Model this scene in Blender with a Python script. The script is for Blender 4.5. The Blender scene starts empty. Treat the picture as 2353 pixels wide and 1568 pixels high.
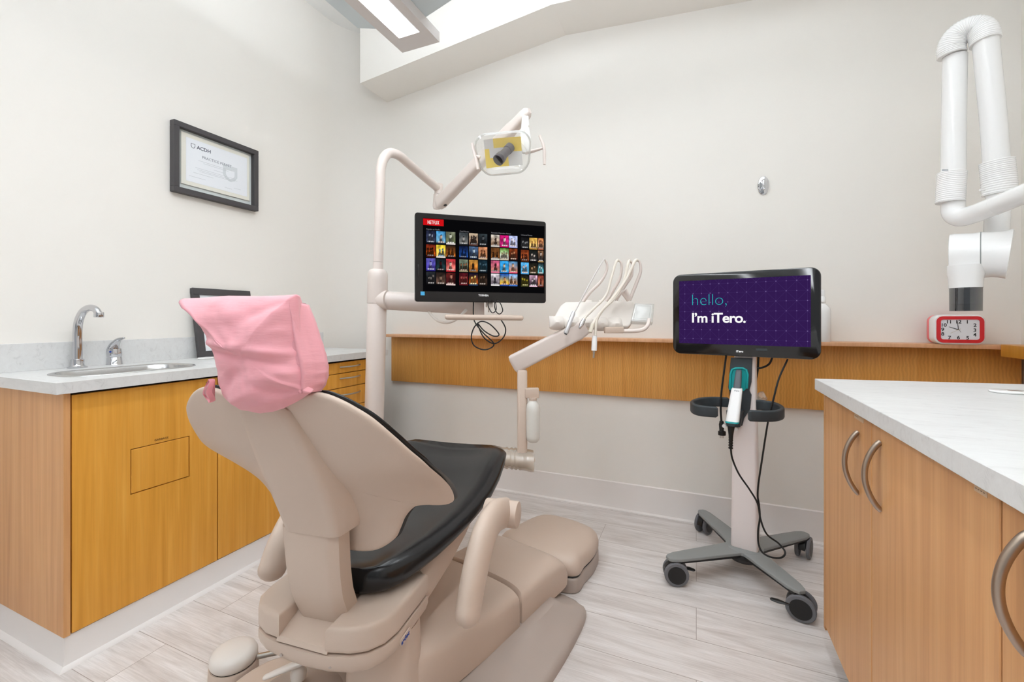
import bpy, bmesh, math, random
from mathutils import Vector, Matrix, noise

scene = bpy.context.scene
COL = scene.collection
# ------------------------------------------------------------------ camera, world, exposure
TH = math.atan(.4235)
FOC, CX, HY, CAM_H = 1000.0, 1176.5, 732.0, 1.115
SN, CS = math.sin(TH), math.cos(TH)
cd = bpy.data.cameras.new('camera')
cam = bpy.data.objects.new('camera', cd)
COL.objects.link(cam)
cam.location = (0, 0, CAM_H)
cam.rotation_euler = (math.pi / 2, 0, TH)
cd.sensor_width = 36
cd.lens = 36 * FOC / 2353
cd.shift_y = -(784 - HY) / 2353
cd.clip_start = .02
scene.camera = cam

vs = scene.view_settings
vs.view_transform = 'Standard'
vs.look = 'None'
vs.gamma = 1
vs.exposure = 0.02
vs.use_curve_mapping = False

w = bpy.data.worlds.new('daylight')
scene.world = w
w.use_nodes = True
bg = w.node_tree.nodes['Background']
bg.inputs[0].default_value = (.93, .97, 1, 1)
bg.inputs[1].default_value = .3
try:
    scene.cycles.max_bounces = 10
    scene.cycles.diffuse_bounces = 6
    scene.cycles.transparent_max_bounces = 16
except Exception:
    pass


def area(name, loc, rot, sx, sy, power, col=(1, 1, 1)):
    l = bpy.data.lights.new(name, 'AREA')
    l.shape = 'RECTANGLE'
    l.size, l.size_y = sx, sy
    l.energy = power
    l.color = col
    o = bpy.data.objects.new(name, l)
    o.location = loc
    o.rotation_euler = rot
    COL.objects.link(o)
    return o


# added unseen fill lamps: one behind the camera, one just below the ceiling
area('front_fill', (-.5, -2.35, 1.75), (math.radians(83), 0, 0), 3.4, 2.2, 4, (.93, .97, 1))
area('ceiling_fill', (-.35, .75, 3.16), (0, 0, 0), 2.4, 2.0, 18, (.87, .94, 1))

# ------------------------------------------------------------------ geometry of the place


def ray(u, v):
    r = (u - CX) / FOC
    return Vector((-SN + r * CS, CS + r * SN, (HY - v) / FOC))


def P(u, v, d):
    return Vector((0, 0, CAM_H)) + ray(u, v) * d


def onX(u, v, X):
    r = ray(u, v)
    return P(u, v, X / r.x)


def onY(u, v, Y):
    r = ray(u, v)
    return P(u, v, Y / r.y)


def onZ(u, v, z):
    r = ray(u, v)
    return P(u, v, (z - CAM_H) / r.z)


def lerp(a, b, t):
    return a + (b - a) * t


def interp(x, xs, ys):
    if x <= xs[0]:
        return ys[0]
    for i in range(1, len(xs)):
        if x <= xs[i]:
            return lerp(ys[i - 1], ys[i], (x - xs[i - 1]) / (xs[i] - xs[i - 1]))
    return ys[-1]


def smooth_pts(pts, n=10, closed=False):
    pts = [Vector(p) for p in pts]
    out = []
    N = len(pts)
    rng = range(N if closed else N - 1)
    for i in rng:
        p1, p2 = pts[i], pts[(i + 1) % N]
        p0 = pts[i - 1] if (i > 0 or closed) else p1 * 2 - p2
        p3 = pts[(i + 2) % N] if (i + 2 < N or closed) else p2 * 2 - p1
        for k in range(n):
            t = k / n
            out.append(.5 * ((2 * p1) + (p2 - p0) * t + (2 * p0 - 5 * p1 + 4 * p2 - p3) * t * t + (3 * p1 - p0 - 3 * p2 + p3) * t ** 3))
    if not closed:
        out.append(pts[-1])
    return out


def frame(o, x, z=None, y=None):
    """matrix with the given x axis and approximately the given z (or y) axis"""
    x = Vector(x).normalized()
    if y is not None:
        y = Vector(y)
        z = x.cross(y).normalized()
        y = z.cross(x)
    else:
        z = Vector(z)
        y = z.cross(x).normalized()
        z = x.cross(y)
    m = Matrix.Identity(4)
    for i in range(3):
        m[i][0], m[i][1], m[i][2], m[i][3] = x[i], y[i], z[i], o[i]
    return m


def T(x, y, z):
    return Matrix.Translation((x, y, z))


def RZ(a):
    return Matrix.Rotation(a, 4, 'Z')


class MB:
    def __init__(s):
        s.bm = bmesh.new()
        s.mi = 0

    def _tag(s, faces):
        for f in faces:
            f.material_index = s.mi

    def faces(s, verts, faces, M=None):
        vv = [s.bm.verts.new(M @ Vector(v) if M else Vector(v)) for v in verts]
        out = []
        for f in faces:
            try:
                out.append(s.bm.faces.new([vv[i] for i in f]))
            except ValueError:
                pass
        s._tag(out)
        return vv, out

    def box(s, x0, x1, y0, y1, z0, z1, bev=0, M=None, seg=2):
        v = [(x, y, z) for z in (z0, z1) for y in (y0, y1) for x in (x0, x1)]
        f = [(0, 2, 3, 1), (4, 5, 7, 6), (0, 1, 5, 4), (2, 6, 7, 3), (0, 4, 6, 2), (1, 3, 7, 5)]
        vv, ff = s.faces(v, f)
        if bev:
            es = list({e for q in ff for e in q.edges})
            r = bmesh.ops.bevel(s.bm, geom=es, offset=bev, segments=seg, profile=.5, affect='EDGES')
            vv = list({v for f in r['faces'] for v in f.verts} | {v for v in vv if v.is_valid})
            s._tag({f for v in vv for f in v.link_faces})
        if M:
            for q in vv:
                q.co = M @ q.co
        return s

    def loft(s, rings, caps=True, closed=True, flip=False, close_len=False):
        n = len(rings[0])
        V = [[s.bm.verts.new(Vector(p)) for p in r] for r in rings]
        out = []
        m = len(V)
        for i in range(m if close_len else m - 1):
            a, b = V[i], V[(i + 1) % m]
            for j in range(n if closed else n - 1):
                k = (j + 1) % n
                q = [a[j], a[k], b[k], b[j]]
                if flip:
                    q.reverse()
                try:
                    out.append(s.bm.faces.new(q))
                except ValueError:
                    pass
        if caps and not close_len:
            for r, fl in ((V[0], not flip), (V[-1], flip)):
                try:
                    out.append(s.bm.faces.new(list(reversed(r)) if fl else r))
                except ValueError:
                    pass
        s._tag(out)
        return s

    def tube(s, pts, r, seg=12, caps=True, n=0, closed=False, sx=1.0, sy=1.0, up=None, round_end=False):
        pts = smooth_pts(pts, n, closed) if n else [Vector(p) for p in pts]
        N = len(pts)
        rings = []
        prev = None
        for i, p in enumerate(pts):
            if closed:
                t = (pts[(i + 1) % N] - pts[i - 1])
            else:
                t = pts[min(i + 1, N - 1)] - pts[max(i - 1, 0)]
            t.normalize()
            if prev is None:
                a = Vector(up) if up else (Vector((0, 0, 1)) if abs(t.z) < .9 else Vector((1, 0, 0)))
            else:
                a = prev
            x = (a - t * a.dot(t)).normalized()
            prev = x
            y = t.cross(x)
            rr = r if not isinstance(r, (list, tuple)) else interp(i / (N - 1), [k / (len(r) - 1) for k in range(len(r))], r)
            if callable(r):
                rr = r(i / (N - 1))
            rings.append((p, t, x, y, rr))
        R = []
        if round_end and not closed:
            p, t, x, y, rr = rings[0]
            for q in (.98, .8, .5, .2):
                R.append((p - t * rr * q, x, y, rr * math.sqrt(max(0.0, 1 - q * q))))
        R += [(p, x, y, rr) for p, t, x, y, rr in rings]
        if round_end and not closed:
            p, t, x, y, rr = rings[-1]
            for q in (.2, .5, .8, .98):
                R.append((p + t * rr * q, x, y, rr * math.sqrt(max(0.0, 1 - q * q))))
        rg = [[p + x * math.cos(2 * math.pi * k / seg) * rr * sx + y * math.sin(2 * math.pi * k / seg) * rr * sy for k in range(seg)] for p, x, y, rr in R]
        return s.loft(rg, caps, close_len=closed)

    def cyl(s, a, b, r, r2=None, seg=28, bev=0):
        a, b = Vector(a), Vector(b)
        r2 = r if r2 is None else r2
        if bev:
            L = (b - a).length
            t = (b - a) / L
            ks = [(0, -bev), (bev * .3, -bev * .3), (bev, 0)]
            pts, rr = [], []
            for o_, dr in ks:
                pts.append(a + t * o_)
                rr.append(r + dr)
            for o_, dr in reversed(ks):
                pts.append(b - t * o_)
                rr.append(r2 + dr)
            return s._ringtube(pts, rr, seg)
        return s._ringtube([a, b], [r, r2], seg)

    def _ringtube(s, pts, rr, seg):
        t = (pts[-1] - pts[0]).normalized()
        a = Vector((0, 0, 1)) if abs(t.z) < .9 else Vector((1, 0, 0))
        x = (a - t * a.dot(t)).normalized()
        y = t.cross(x)
        return s.loft([[p + (x * math.cos(2 * math.pi * k / seg) + y * math.sin(2 * math.pi * k / seg)) * r for k in range(seg)] for p, r in zip(pts, rr)])

    def lathe(s, prof, M=None, seg=32, sx=1, sy=1):
        rings = []
        for r, z in prof:
            ring = [Vector((r * sx * math.cos(2 * math.pi * k / seg), r * sy * math.sin(2 * math.pi * k / seg), z)) for k in range(seg)]
            rings.append([M @ p for p in ring] if M else ring)
        return s.loft(rings)

    def prism(s, poly, z0, z1, M=None, bev=0, seg=3):
        """outline in xy extruded along z; bev rounds top and bottom rims by insetting"""
        def ring(z, off):
            pts = inset(poly, off) if off else [Vector((p[0], p[1])) for p in poly]
            r = [Vector((p[0], p[1], z)) for p in pts]
            return [M @ p for p in r] if M else r
        rings = []
        if bev:
            q = [math.pi / 2 * k / seg for k in range(seg + 1)]
            rings = [ring(z0 + bev * (1 - math.sin(a)), bev * (1 - math.cos(a))) for a in reversed(q)]
            rings += [ring(z1 - bev * (1 - math.sin(a)), bev * (1 - math.cos(a))) for a in q]
        else:
            rings = [ring(z0, 0), ring(z1, 0)]
        return s.loft(rings)

    def build(s, name, mats, parent=None, angle=35, local=False, flat=False):
        bmesh.ops.recalc_face_normals(s.bm, faces=s.bm.faces)
        me = bpy.data.meshes.new(name)
        root = parent
        while root is not None and root.parent is not None:
            root = root.parent
        if root is not None and not local:
            s.bm.transform(MATS[root.name].inverted())
        s.bm.to_mesh(me)
        s.bm.free()
        for m in (mats if isinstance(mats, (list, tuple)) else [mats]):
            me.materials.append(m)
        if not flat:
            for p in me.polygons:
                p.use_smooth = True
            me.set_sharp_from_angle(angle=math.radians(angle))
        o = bpy.data.objects.new(name, me)
        COL.objects.link(o)
        o.parent = parent
        return o


def inset(poly, d):
    pts = [Vector((p[0], p[1])) for p in poly]
    n = len(pts)
    ar = sum(pts[i].x * pts[(i + 1) % n].y - pts[(i + 1) % n].x * pts[i].y for i in range(n))
    sg = 1 if ar > 0 else -1
    out = []
    for i in range(n):
        a, b, c = pts[i - 1], pts[i], pts[(i + 1) % n]
        e1 = (b - a).normalized() if (b - a).length > 1e-9 else Vector((1, 0))
        e2 = (c - b).normalized() if (c - b).length > 1e-9 else e1
        n1 = Vector((-e1.y, e1.x)) * sg
        n2 = Vector((-e2.y, e2.x)) * sg
        m = (n1 + n2)
        if m.length < 1e-6:
            m = n1
        m.normalize()
        k = max(.35, m.dot(n1))
        out.append(b + m * (d / k))
    return out


def shrink(poly, d):
    """inset for rounded outlines by pulling towards the centre"""
    n = len(poly)
    c = Vector((sum(p[0] for p in poly) / n, sum(p[1] for p in poly) / n))
    R_ = max((Vector((p[0], p[1])) - c).length for p in poly)
    out = []
    for p in poly:
        v = Vector((p[0], p[1])) - c
        out.append(c + v * max(0.02, 1 - d / max(v.length, R_ * .45)))
    return out


def rrect(w_, h_, r, n=6, cx=0, cy=0):
    out = []
    for sx, sy, a0 in ((1, 1, 0), (-1, 1, 90), (-1, -1, 180), (1, -1, 270)):
        for k in range(n + 1):
            a = math.radians(a0 + 90 * k / n)
            out.append((cx + sx * (w_ / 2 - r) + r * math.cos(a), cy + sy * (h_ / 2 - r) + r * math.sin(a)))
    return out


MATS = {}


def thing(name, label, cat, M=None, group=None):
    o = bpy.data.objects.new(name, None)
    COL.objects.link(o)
    M = M or Matrix.Identity(4)
    o.matrix_world = M
    o.empty_display_size = .05
    MATS[o.name] = M.copy()
    return tag(o, label, cat, group)


def tag(o, label=None, cat=None, group=None, kind=None):
    if label:
        o['label'] = label
    if cat:
        o['category'] = cat
    if group:
        o['group'] = group
    if kind:
        o['kind'] = kind
    return o


def struct(name, mb, mat, **k):
    return tag(mb.build(name, mat, **k), kind='structure')


def text(name, body, size, mat, M, parent, bold=0.0, align='LEFT', extr=.0003, spacing=1.0, shear=0):
    cu = bpy.data.curves.new(name, 'FONT')
    cu.body = body
    cu.size = size
    cu.offset = bold
    cu.extrude = extr
    cu.align_x = align
    cu.space_character = spacing
    cu.shear = shear
    cu.resolution_u = 4
    tmp = bpy.data.objects.new('tmp', cu)
    COL.objects.link(tmp)
    dg = bpy.context.evaluated_depsgraph_get()
    me = bpy.data.meshes.new_from_object(tmp.evaluated_get(dg))
    bpy.data.objects.remove(tmp)
    bpy.data.curves.remove(cu)
    root = parent
    while root.parent is not None:
        root = root.parent
    me.transform(MATS[root.name].inverted() @ M)
    me.materials.clear()
    me.materials.append(mat)
    me.name = name
    o = bpy.data.objects.new(name, me)
    COL.objects.link(o)
    o.parent = parent
    return o


# ------------------------------------------------------------------ materials
def srgb(r, g, b):
    f = lambda c: (c / 255 / 12.92) if c / 255 <= .04045 else ((c / 255 + .055) / 1.055) ** 2.4
    return (f(r), f(g), f(b), 1)


def mat(name, col, rough=.5, metal=0, spec=.5, coat=0, emit=None, es=0, trans=0, ior=1.45, bump=None, alpha=1, sheen=0):
    m = bpy.data.materials.new(name)
    m.use_nodes = True
    b = m.node_tree.nodes['Principled BSDF']
    b.inputs['Base Color'].default_value = col
    b.inputs['Roughness'].default_value = rough
    b.inputs['Metallic'].default_value = metal
    b.inputs['Specular IOR Level'].default_value = spec
    b.inputs['Coat Weight'].default_value = coat
    b.inputs['Coat Roughness'].default_value = .1
    b.inputs['Transmission Weight'].default_value = trans
    b.inputs['IOR'].default_value = ior
    b.inputs['Alpha'].default_value = alpha
    b.inputs['Sheen Weight'].default_value = sheen
    if emit:
        b.inputs['Emission Color'].default_value = emit
        b.inputs['Emission Strength'].default_value = es
    if bump:
        nt = m.node_tree
        nz = nt.nodes.new('ShaderNodeTexNoise')
        nz.inputs['Scale'].default_value = bump[0]
        nz.inputs['Detail'].default_value = 3
        tc = nt.nodes.new('ShaderNodeTexCoord')
        mp = nt.nodes.new('ShaderNodeMapping')
        mp.inputs['Scale'].default_value = bump[2] if len(bump) > 2 else (1, 1, 1)
        nt.links.new(tc.outputs['Object'], mp.inputs[0])
        nt.links.new(mp.outputs[0], nz.inputs[0])
        bp = nt.nodes.new('ShaderNodeBump')
        bp.inputs['Strength'].default_value = bump[1]
        bp.inputs['Distance'].default_value = .002
        nt.links.new(nz.outputs[0], bp.inputs['Height'])
        nt.links.new(bp.outputs[0], b.inputs['Normal'])
    return m


def ramp(nt, fac, stops):
    r = nt.nodes.new('ShaderNodeValToRGB')
    el = r.color_ramp.elements
    while len(el) < len(stops):
        el.new(.5)
    for e, (p, c) in zip(el, stops):
        e.position = p
        e.color = c
    nt.links.new(fac, r.inputs[0])
    return r.outputs[0]


def noise_node(nt, scale, mapscale=(1, 1, 1), detail=4, rough=.55, dist=0, coord='Object', rot=(0, 0, 0)):
    tc = nt.nodes.new('ShaderNodeTexCoord')
    mp = nt.nodes.new('ShaderNodeMapping')
    mp.inputs['Scale'].default_value = mapscale
    mp.inputs['Rotation'].default_value = rot
    nz = nt.nodes.new('ShaderNodeTexNoise')
    nz.inputs['Scale'].default_value = scale
    nz.inputs['Detail'].default_value = detail
    nz.inputs['Roughness'].default_value = rough
    nz.inputs['Distortion'].default_value = dist
    nt.links.new(tc.outputs[coord], mp.inputs[0])
    nt.links.new(mp.outputs[0], nz.inputs[0])
    return nz, mp


def mixc(nt, fac, a, b, mode='MIX'):
    m = nt.nodes.new('ShaderNodeMix')
    m.data_type = 'RGBA'
    m.blend_type = mode
    for sock, val in ((0, fac), (6, a), (7, b)):
        if hasattr(val, 'is_output'):
            nt.links.new(val, m.inputs[sock])
        else:
            m.inputs[sock].default_value = val
    return m.outputs[2]


def wood(name, dark, mid, light, rough=.38, figured=False):
    m = mat(name, mid, rough, spec=.4)
    nt = m.node_tree
    b = nt.nodes['Principled BSDF']
    n1, _ = noise_node(nt, 5, (9, 9, .35), 3, .5, .3)
    n2, _ = noise_node(nt, 3, (70, 70, 1.5), 3, .6)
    n3, _ = noise_node(nt, 1.6, (1.5, 1.5, .8), 2)
    c = ramp(nt, n1.outputs[0], [(.2, dark), (.5, mid), (.8, light)])
    c2 = ramp(nt, n2.outputs[0], [(.3, (.93, .93, .92, 1)), (.65, (1.03, 1.03, 1.03, 1))])
    c = mixc(nt, .8, c, c2, 'MULTIPLY')
    c3 = ramp(nt, n3.outputs[0], [(.3, (.93, .92, .9, 1)), (.7, (1.04, 1.04, 1.04, 1))])
    c = mixc(nt, 1.0, c, c3, 'MULTIPLY')
    if figured:
        tc = nt.nodes.new('ShaderNodeTexCoord')
        mp = nt.nodes.new('ShaderNodeMapping')
        mp.inputs['Scale'].default_value = (1, 1, .9)
        wv = nt.nodes.new('ShaderNodeTexWave')
        wv.wave_type = 'BANDS'
        wv.bands_direction = 'X'
        wv.inputs['Scale'].default_value = 24
        wv.inputs['Distortion'].default_value = 5.5
        wv.inputs['Detail'].default_value = 2.0
        wv.inputs['Detail Scale'].default_value = 1.0
        nt.links.new(tc.outputs['Object'], mp.inputs[0])
        nt.links.new(mp.outputs[0], wv.inputs[0])
        c4 = ramp(nt, wv.outputs[0], [(.2, (.93, .92, .90, 1)), (.8, (1.04, 1.035, 1.03, 1))])
        c = mixc(nt, .9, c, c4, 'MULTIPLY')
    nt.links.new(c, b.inputs['Base Color'])
    return m


M_WALL = mat('wall_paint', srgb(235, 231, 225), .75, spec=.2, bump=(60, .12))
M_CEIL = mat('ceiling_paint', srgb(238, 238, 236), .8, spec=.2)
M_BASE = mat('vinyl_baseboard', srgb(232, 227, 224), .45)
M_MAPLE_DEEP = wood('maple_deep_lit', srgb(208, 144, 50), srgb(221, 157, 62), srgb(230, 169, 76))  # cabinet maple with the deeper lit look of the left fronts put into its colour
M_MAPLE_PALE = wood('maple_pale_lit', srgb(196, 141, 92), srgb(211, 157, 105), srgb(221, 171, 118))  # same cabinet maple, paler; the lighting difference is put into the colour
M_RAIL = wood('rail_maple', srgb(210, 156, 116), srgb(220, 168, 128), srgb(228, 178, 140))
M_FIG = wood('figured_maple', srgb(213, 150, 74), srgb(221, 160, 84), srgb(228, 169, 94), figured=True)
M_GAP = mat('dark_gap', srgb(40, 22, 12), .8)
M_STEEL = mat('brushed_steel', srgb(190, 184, 176), .32, metal=1)
M_SINK = mat('sink_steel', srgb(196, 196, 196), .25, metal=1)
M_SILV = mat('satin_silver', srgb(212, 212, 215), .3, metal=.55)
M_CHROME = mat('chrome', srgb(205, 205, 208), .06, metal=1)
M_NICKEL = mat('satin_nickel', srgb(172, 156, 142), .34, metal=1)
M_TAUPE = mat('taupe_plastic', srgb(202, 183, 168), .42, bump=(420, .06))
M_TAUPE_D = mat('taupe_dark_plastic', srgb(176, 163, 154), .45, bump=(420, .06))
M_CREAM = mat('cream_enamel', srgb(226, 214, 207), .3, coat=.3)
M_OFFW = mat('off_white_plastic', srgb(226, 219, 212), .38)
M_WHITE = mat('white_plastic', srgb(237, 236, 235), .25, coat=.3)
M_CARTW = mat('white_cart_plastic', srgb(240, 231, 229), .4)
M_VINYL = mat('black_vinyl', srgb(22, 22, 24), .24, spec=.55, bump=(300, .08))
M_BLACK = mat('black_plastic', srgb(26, 25, 25), .4)
M_BLACKG = mat('gloss_black', srgb(14, 13, 14), .12, coat=.5)
M_TVB = mat('tv_bezel', srgb(22, 18, 18), .2, spec=.35, coat=.1)
M_CABLE = mat('black_cable', srgb(24, 23, 23), .5)
M_GREYL = mat('grey_metal', srgb(140, 143, 142), .45)
M_SLATE = mat('slate_plastic', srgb(52, 58, 62), .5)
M_TEAL = mat('teal_plastic', srgb(20, 158, 160), .4)
M_GREYS = mat('grey_sleeve', srgb(84, 88, 94), .45)
M_RUBBER = mat('grey_rubber', srgb(108, 108, 112), .55)
M_FRAME = mat('charcoal_frame', srgb(70, 67, 69), .5, bump=(200, .1))
M_MATB = mat('mat_board', srgb(228, 226, 216), .8)
M_BACKB = mat('grey_backing', srgb(212, 218, 217), .7)
M_PAPER = mat('paper', srgb(232, 235, 240), .6)
M_INK = mat('grey_ink', srgb(96, 98, 112), .7)
M_INKP = mat('mid_ink', srgb(150, 154, 164), .7)
M_INKL = mat('pale_ink', srgb(180, 184, 190), .7)
M_INKVL = mat('seal_ink', srgb(212, 217, 221), .7)
M_RED = mat('clock_red', srgb(214, 20, 36), .3, coat=.3)
M_PINKR = mat('clock_side_pink', srgb(232, 120, 124), .35)
M_FACE = mat('clock_face', srgb(232, 234, 240), .5)
M_NUM = mat('dark_ink', srgb(46, 46, 52), .6)
M_GOLD = mat('gold_hand', srgb(190, 170, 110), .4)
M_BLUE = mat('blue_ink', srgb(40, 70, 150), .5)
M_LIGHTB = mat('fixture_paint', srgb(214, 209, 207), .5)
M_LIGHTW = mat('fixture_wing', srgb(204, 214, 218), .45)
M_GOLDR = mat('amber_reflector', srgb(255, 222, 70), .3, spec=.5, emit=srgb(250, 205, 60), es=.0)
M_ENGR = mat('engraved_mark', srgb(92, 58, 24), .7)
M_BROWN = mat('brown_slot', srgb(130, 110, 100), .6)


def emis(name, col, s):
    m = bpy.data.materials.new(name)
    m.use_nodes = True
    nt = m.node_tree
    nt.nodes.clear()
    e = nt.nodes.new('ShaderNodeEmission')
    e.inputs[0].default_value = col
    e.inputs[1].default_value = s
    o = nt.nodes.new('ShaderNodeOutputMaterial')
    nt.links.new(e.outputs[0], o.inputs[0])
    return m


def clear(name, col, gloss=.12, rough=.03, tint_mix=0.0, body=(1, 1, 1, 1)):
    """thin clear plastic: mostly transparent with a facing-dependent sheen and some body colour"""
    m = bpy.data.materials.new(name)
    m.use_nodes = True
    nt = m.node_tree
    nt.nodes.clear()
    tr = nt.nodes.new('ShaderNodeBsdfTransparent')
    tr.inputs[0].default_value = col
    gl = nt.nodes.new('ShaderNodeBsdfGlossy')
    gl.inputs['Roughness'].default_value = rough
    df = nt.nodes.new('ShaderNodeBsdfDiffuse')
    df.inputs[0].default_value = body
    lw = nt.nodes.new('ShaderNodeLayerWeight')
    lw.inputs[0].default_value = .35
    m1 = nt.nodes.new('ShaderNodeMixShader')
    m1.inputs[0].default_value = tint_mix
    nt.links.new(tr.outputs[0], m1.inputs[1])
    nt.links.new(df.outputs[0], m1.inputs[2])
    mul = nt.nodes.new('ShaderNodeMath')
    mul.operation = 'MULTIPLY_ADD'
    mul.inputs[1].default_value = .5
    mul.inputs[2].default_value = gloss
    nt.links.new(lw.outputs['Facing'], mul.inputs[0])
    m2 = nt.nodes.new('ShaderNodeMixShader')
    nt.links.new(mul.outputs[0], m2.inputs[0])
    nt.links.new(m1.outputs[0], m2.inputs[1])
    nt.links.new(gl.outputs[0], m2.inputs[2])
    o = nt.nodes.new('ShaderNodeOutputMaterial')
    nt.links.new(m2.outputs[0], o.inputs[0])
    return m


M_CLEAR = clear('clear_shield', (.98, .98, .97, 1), .04, .05, .12)
M_BAG = clear('clear_film', (.95, .95, .93, 1), .12, .15, .25, (.9, .9, .88, 1))
M_FILM = clear('film_over_beige', (.92, .9, .86, 1), .06, .2, .45, (.62, .55, .47, 1))
M_SMOKE = clear('smoked_cone', (.16, .18, .21, 1), .1, .05, .25, (.05, .055, .065, 1))
M_BOTTLE = mat('milky_bottle', srgb(240, 238, 232), .35, trans=.25)
M_LENS = emis('lamp_lens', (.92, .965, 1, 1), 26)
M_LENS2 = mat('lamp_diffuser', srgb(220, 225, 230), .5)
M_UP = emis('uplight', (.85, .925, 1, 1), 25)
M_SCR_BLACK = emis('screen_black', srgb(9, 9, 11), 1)
M_SCR_RED = emis('screen_red', srgb(206, 18, 24), 1)
M_SCR_WHITE = emis('screen_white', srgb(250, 250, 250), 1)
M_SCR_GREY = emis('screen_grey', srgb(120, 120, 124), 1)
M_SCR_PURPLE = emis('screen_purple', srgb(50, 27, 80), 1)
M_SCR_LINE = emis('screen_line', srgb(70, 52, 106), 1)
M_SCR_DOT = emis('screen_dot', srgb(136, 116, 170), 1)
M_SCR_TEAL = emis('screen_teal', srgb(42, 176, 182), 1)
M_LOGO = mat('printed_white', srgb(220, 220, 222), .5)
M_STICK = mat('blue_sticker', srgb(70, 170, 220), .5)

# posters glow by their own colours, held per corner on the mesh
M_POST = bpy.data.materials.new('screen_posters')
M_POST.use_nodes = True
_nt = M_POST.node_tree
_nt.nodes.clear()
_a = _nt.nodes.new('ShaderNodeVertexColor')
_a.layer_name = 'col'
_e = _nt.nodes.new('ShaderNodeEmission')
_o = _nt.nodes.new('ShaderNodeOutputMaterial')
_nt.links.new(_a.outputs[0], _e.inputs[0])
_nt.links.new(_e.outputs[0], _o.inputs[0])

# floor: grey wood-look vinyl planks running left to right
M_FLOOR = mat('vinyl_planks', srgb(205, 196, 190), .42, spec=.4)
_nt = M_FLOOR.node_tree
_b = _nt.nodes['Principled BSDF']
_tc = _nt.nodes.new('ShaderNodeTexCoord')
_br = _nt.nodes.new('ShaderNodeTexBrick')
_br.offset = .37
_br.inputs['Scale'].default_value = 1
_br.inputs['Brick Width'].default_value = 1.22
_br.inputs['Row Height'].default_value = .182
_br.inputs['Mortar Size'].default_value = .0011
_br.inputs['Mortar Smooth'].default_value = .3
_br.inputs['Color1'].default_value = (0, 0, 0, 1)
_br.inputs['Color2'].default_value = (1, 1, 1, 1)
_br.inputs['Mortar'].default_value = (.5, .5, .5, 1)
_nt.links.new(_tc.outputs['Object'], _br.inputs[0])
_vm = _nt.nodes.new('ShaderNodeVectorMath')
_vm.operation = 'MULTIPLY_ADD'
_vm.inputs[1].default_value = (7.3, 3.1, 0)
_nt.links.new(_br.outputs['Color'], _vm.inputs[0])
_nt.links.new(_tc.outputs['Object'], _vm.inputs[2])


def _fn(scale, ms, det, rg, dist):
    mp = _nt.nodes.new('ShaderNodeMapping')
    mp.inputs['Scale'].default_value = ms
    nz = _nt.nodes.new('ShaderNodeTexNoise')
    nz.inputs['Scale'].default_value = scale
    nz.inputs['Detail'].default_value = det
    nz.inputs['Roughness'].default_value = rg
    nz.inputs['Distortion'].default_value = dist
    _nt.links.new(_vm.outputs[0], mp.inputs[0])
    _nt.links.new(mp.outputs[0], nz.inputs[0])
    return nz.outputs[0]


_c = ramp(_nt, _fn(2.2, (1.3, 9, 1), 5, .6, .6), [(.28, srgb(200, 192, 188)), (.5, srgb(220, 214, 211)), (.72, srgb(235, 231, 230))])
_c2 = ramp(_nt, _fn(3, (2.2, 75, 1), 4, .65, .2), [(.3, (.8, .785, .77, 1)), (.6, (1.03, 1.03, 1.03, 1))])
_c = mixc(_nt, .75, _c, _c2, 'MULTIPLY')
_c3 = ramp(_nt, _br.outputs['Color'], [(0, (.95, .945, .94, 1)), (1, (1.03, 1.03, 1.03, 1))])
_c = mixc(_nt, 1, _c, _c3, 'MULTIPLY')
_c = mixc(_nt, _br.outputs['Fac'], _c, srgb(158, 146, 140))
_nt.links.new(_c, _b.inputs['Base Color'])

# pale marble-look laminate
M_LAM = mat('marble_laminate', srgb(226, 228, 229), .38, spec=.4)
_nt = M_LAM.node_tree
_b = _nt.nodes['Principled BSDF']
_n1, _ = noise_node(_nt, 5, (2.2, 9, 6), 8, .7, 1.2, rot=(.3, .2, .5))
_n2, _ = noise_node(_nt, 3, (1, 1.5, 2), 3)
_c = ramp(_nt, _n1.outputs[0], [(.33, srgb(200, 199, 198)), (.43, srgb(213, 212, 211)), (.7, srgb(219, 219, 218))])
_c2 = ramp(_nt, _n2.outputs[0], [(.3, (.96, .96, .96, 1)), (.7, (1.02, 1.02, 1.02, 1))])
_nt.links.new(mixc(_nt, 1, _c, _c2, 'MULTIPLY'), _b.inputs['Base Color'])

# pink crepe paper
M_PINK = mat('pink_crepe_paper', srgb(231, 164, 172), .75, spec=.2, sheen=.2)
_nt = M_PINK.node_tree
_b = _nt.nodes['Principled BSDF']
_n1, _ = noise_node(_nt, 40, (1, 1, 6), 3)
_bp = _nt.nodes.new('ShaderNodeBump')
_bp.inputs['Strength'].default_value = .25
_bp.inputs['Distance'].default_value = .002
_nt.links.new(_n1.outputs[0], _bp.inputs['Height'])
_nt.links.new(_bp.outputs[0], _b.inputs['Normal'])
_b.inputs['Subsurface Weight'].default_value = .15
_b.inputs['Subsurface Radius'].default_value = (.02, .01, .01)

# ================================================================== the setting
XL, XR, YB, YF = -2.36, 1.29, 2.583, -2.6
ARC = .32
ZC = 3.2
Z0 = 0


def wallrun():
    pts = [(XL, YF), (XL, YB - ARC)]
    for k in range(1, 13):
        a = math.pi - math.pi / 2 * k / 12
        pts.append((XL + ARC + ARC * math.cos(a), YB - ARC + ARC * math.sin(a)))
    return pts


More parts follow.
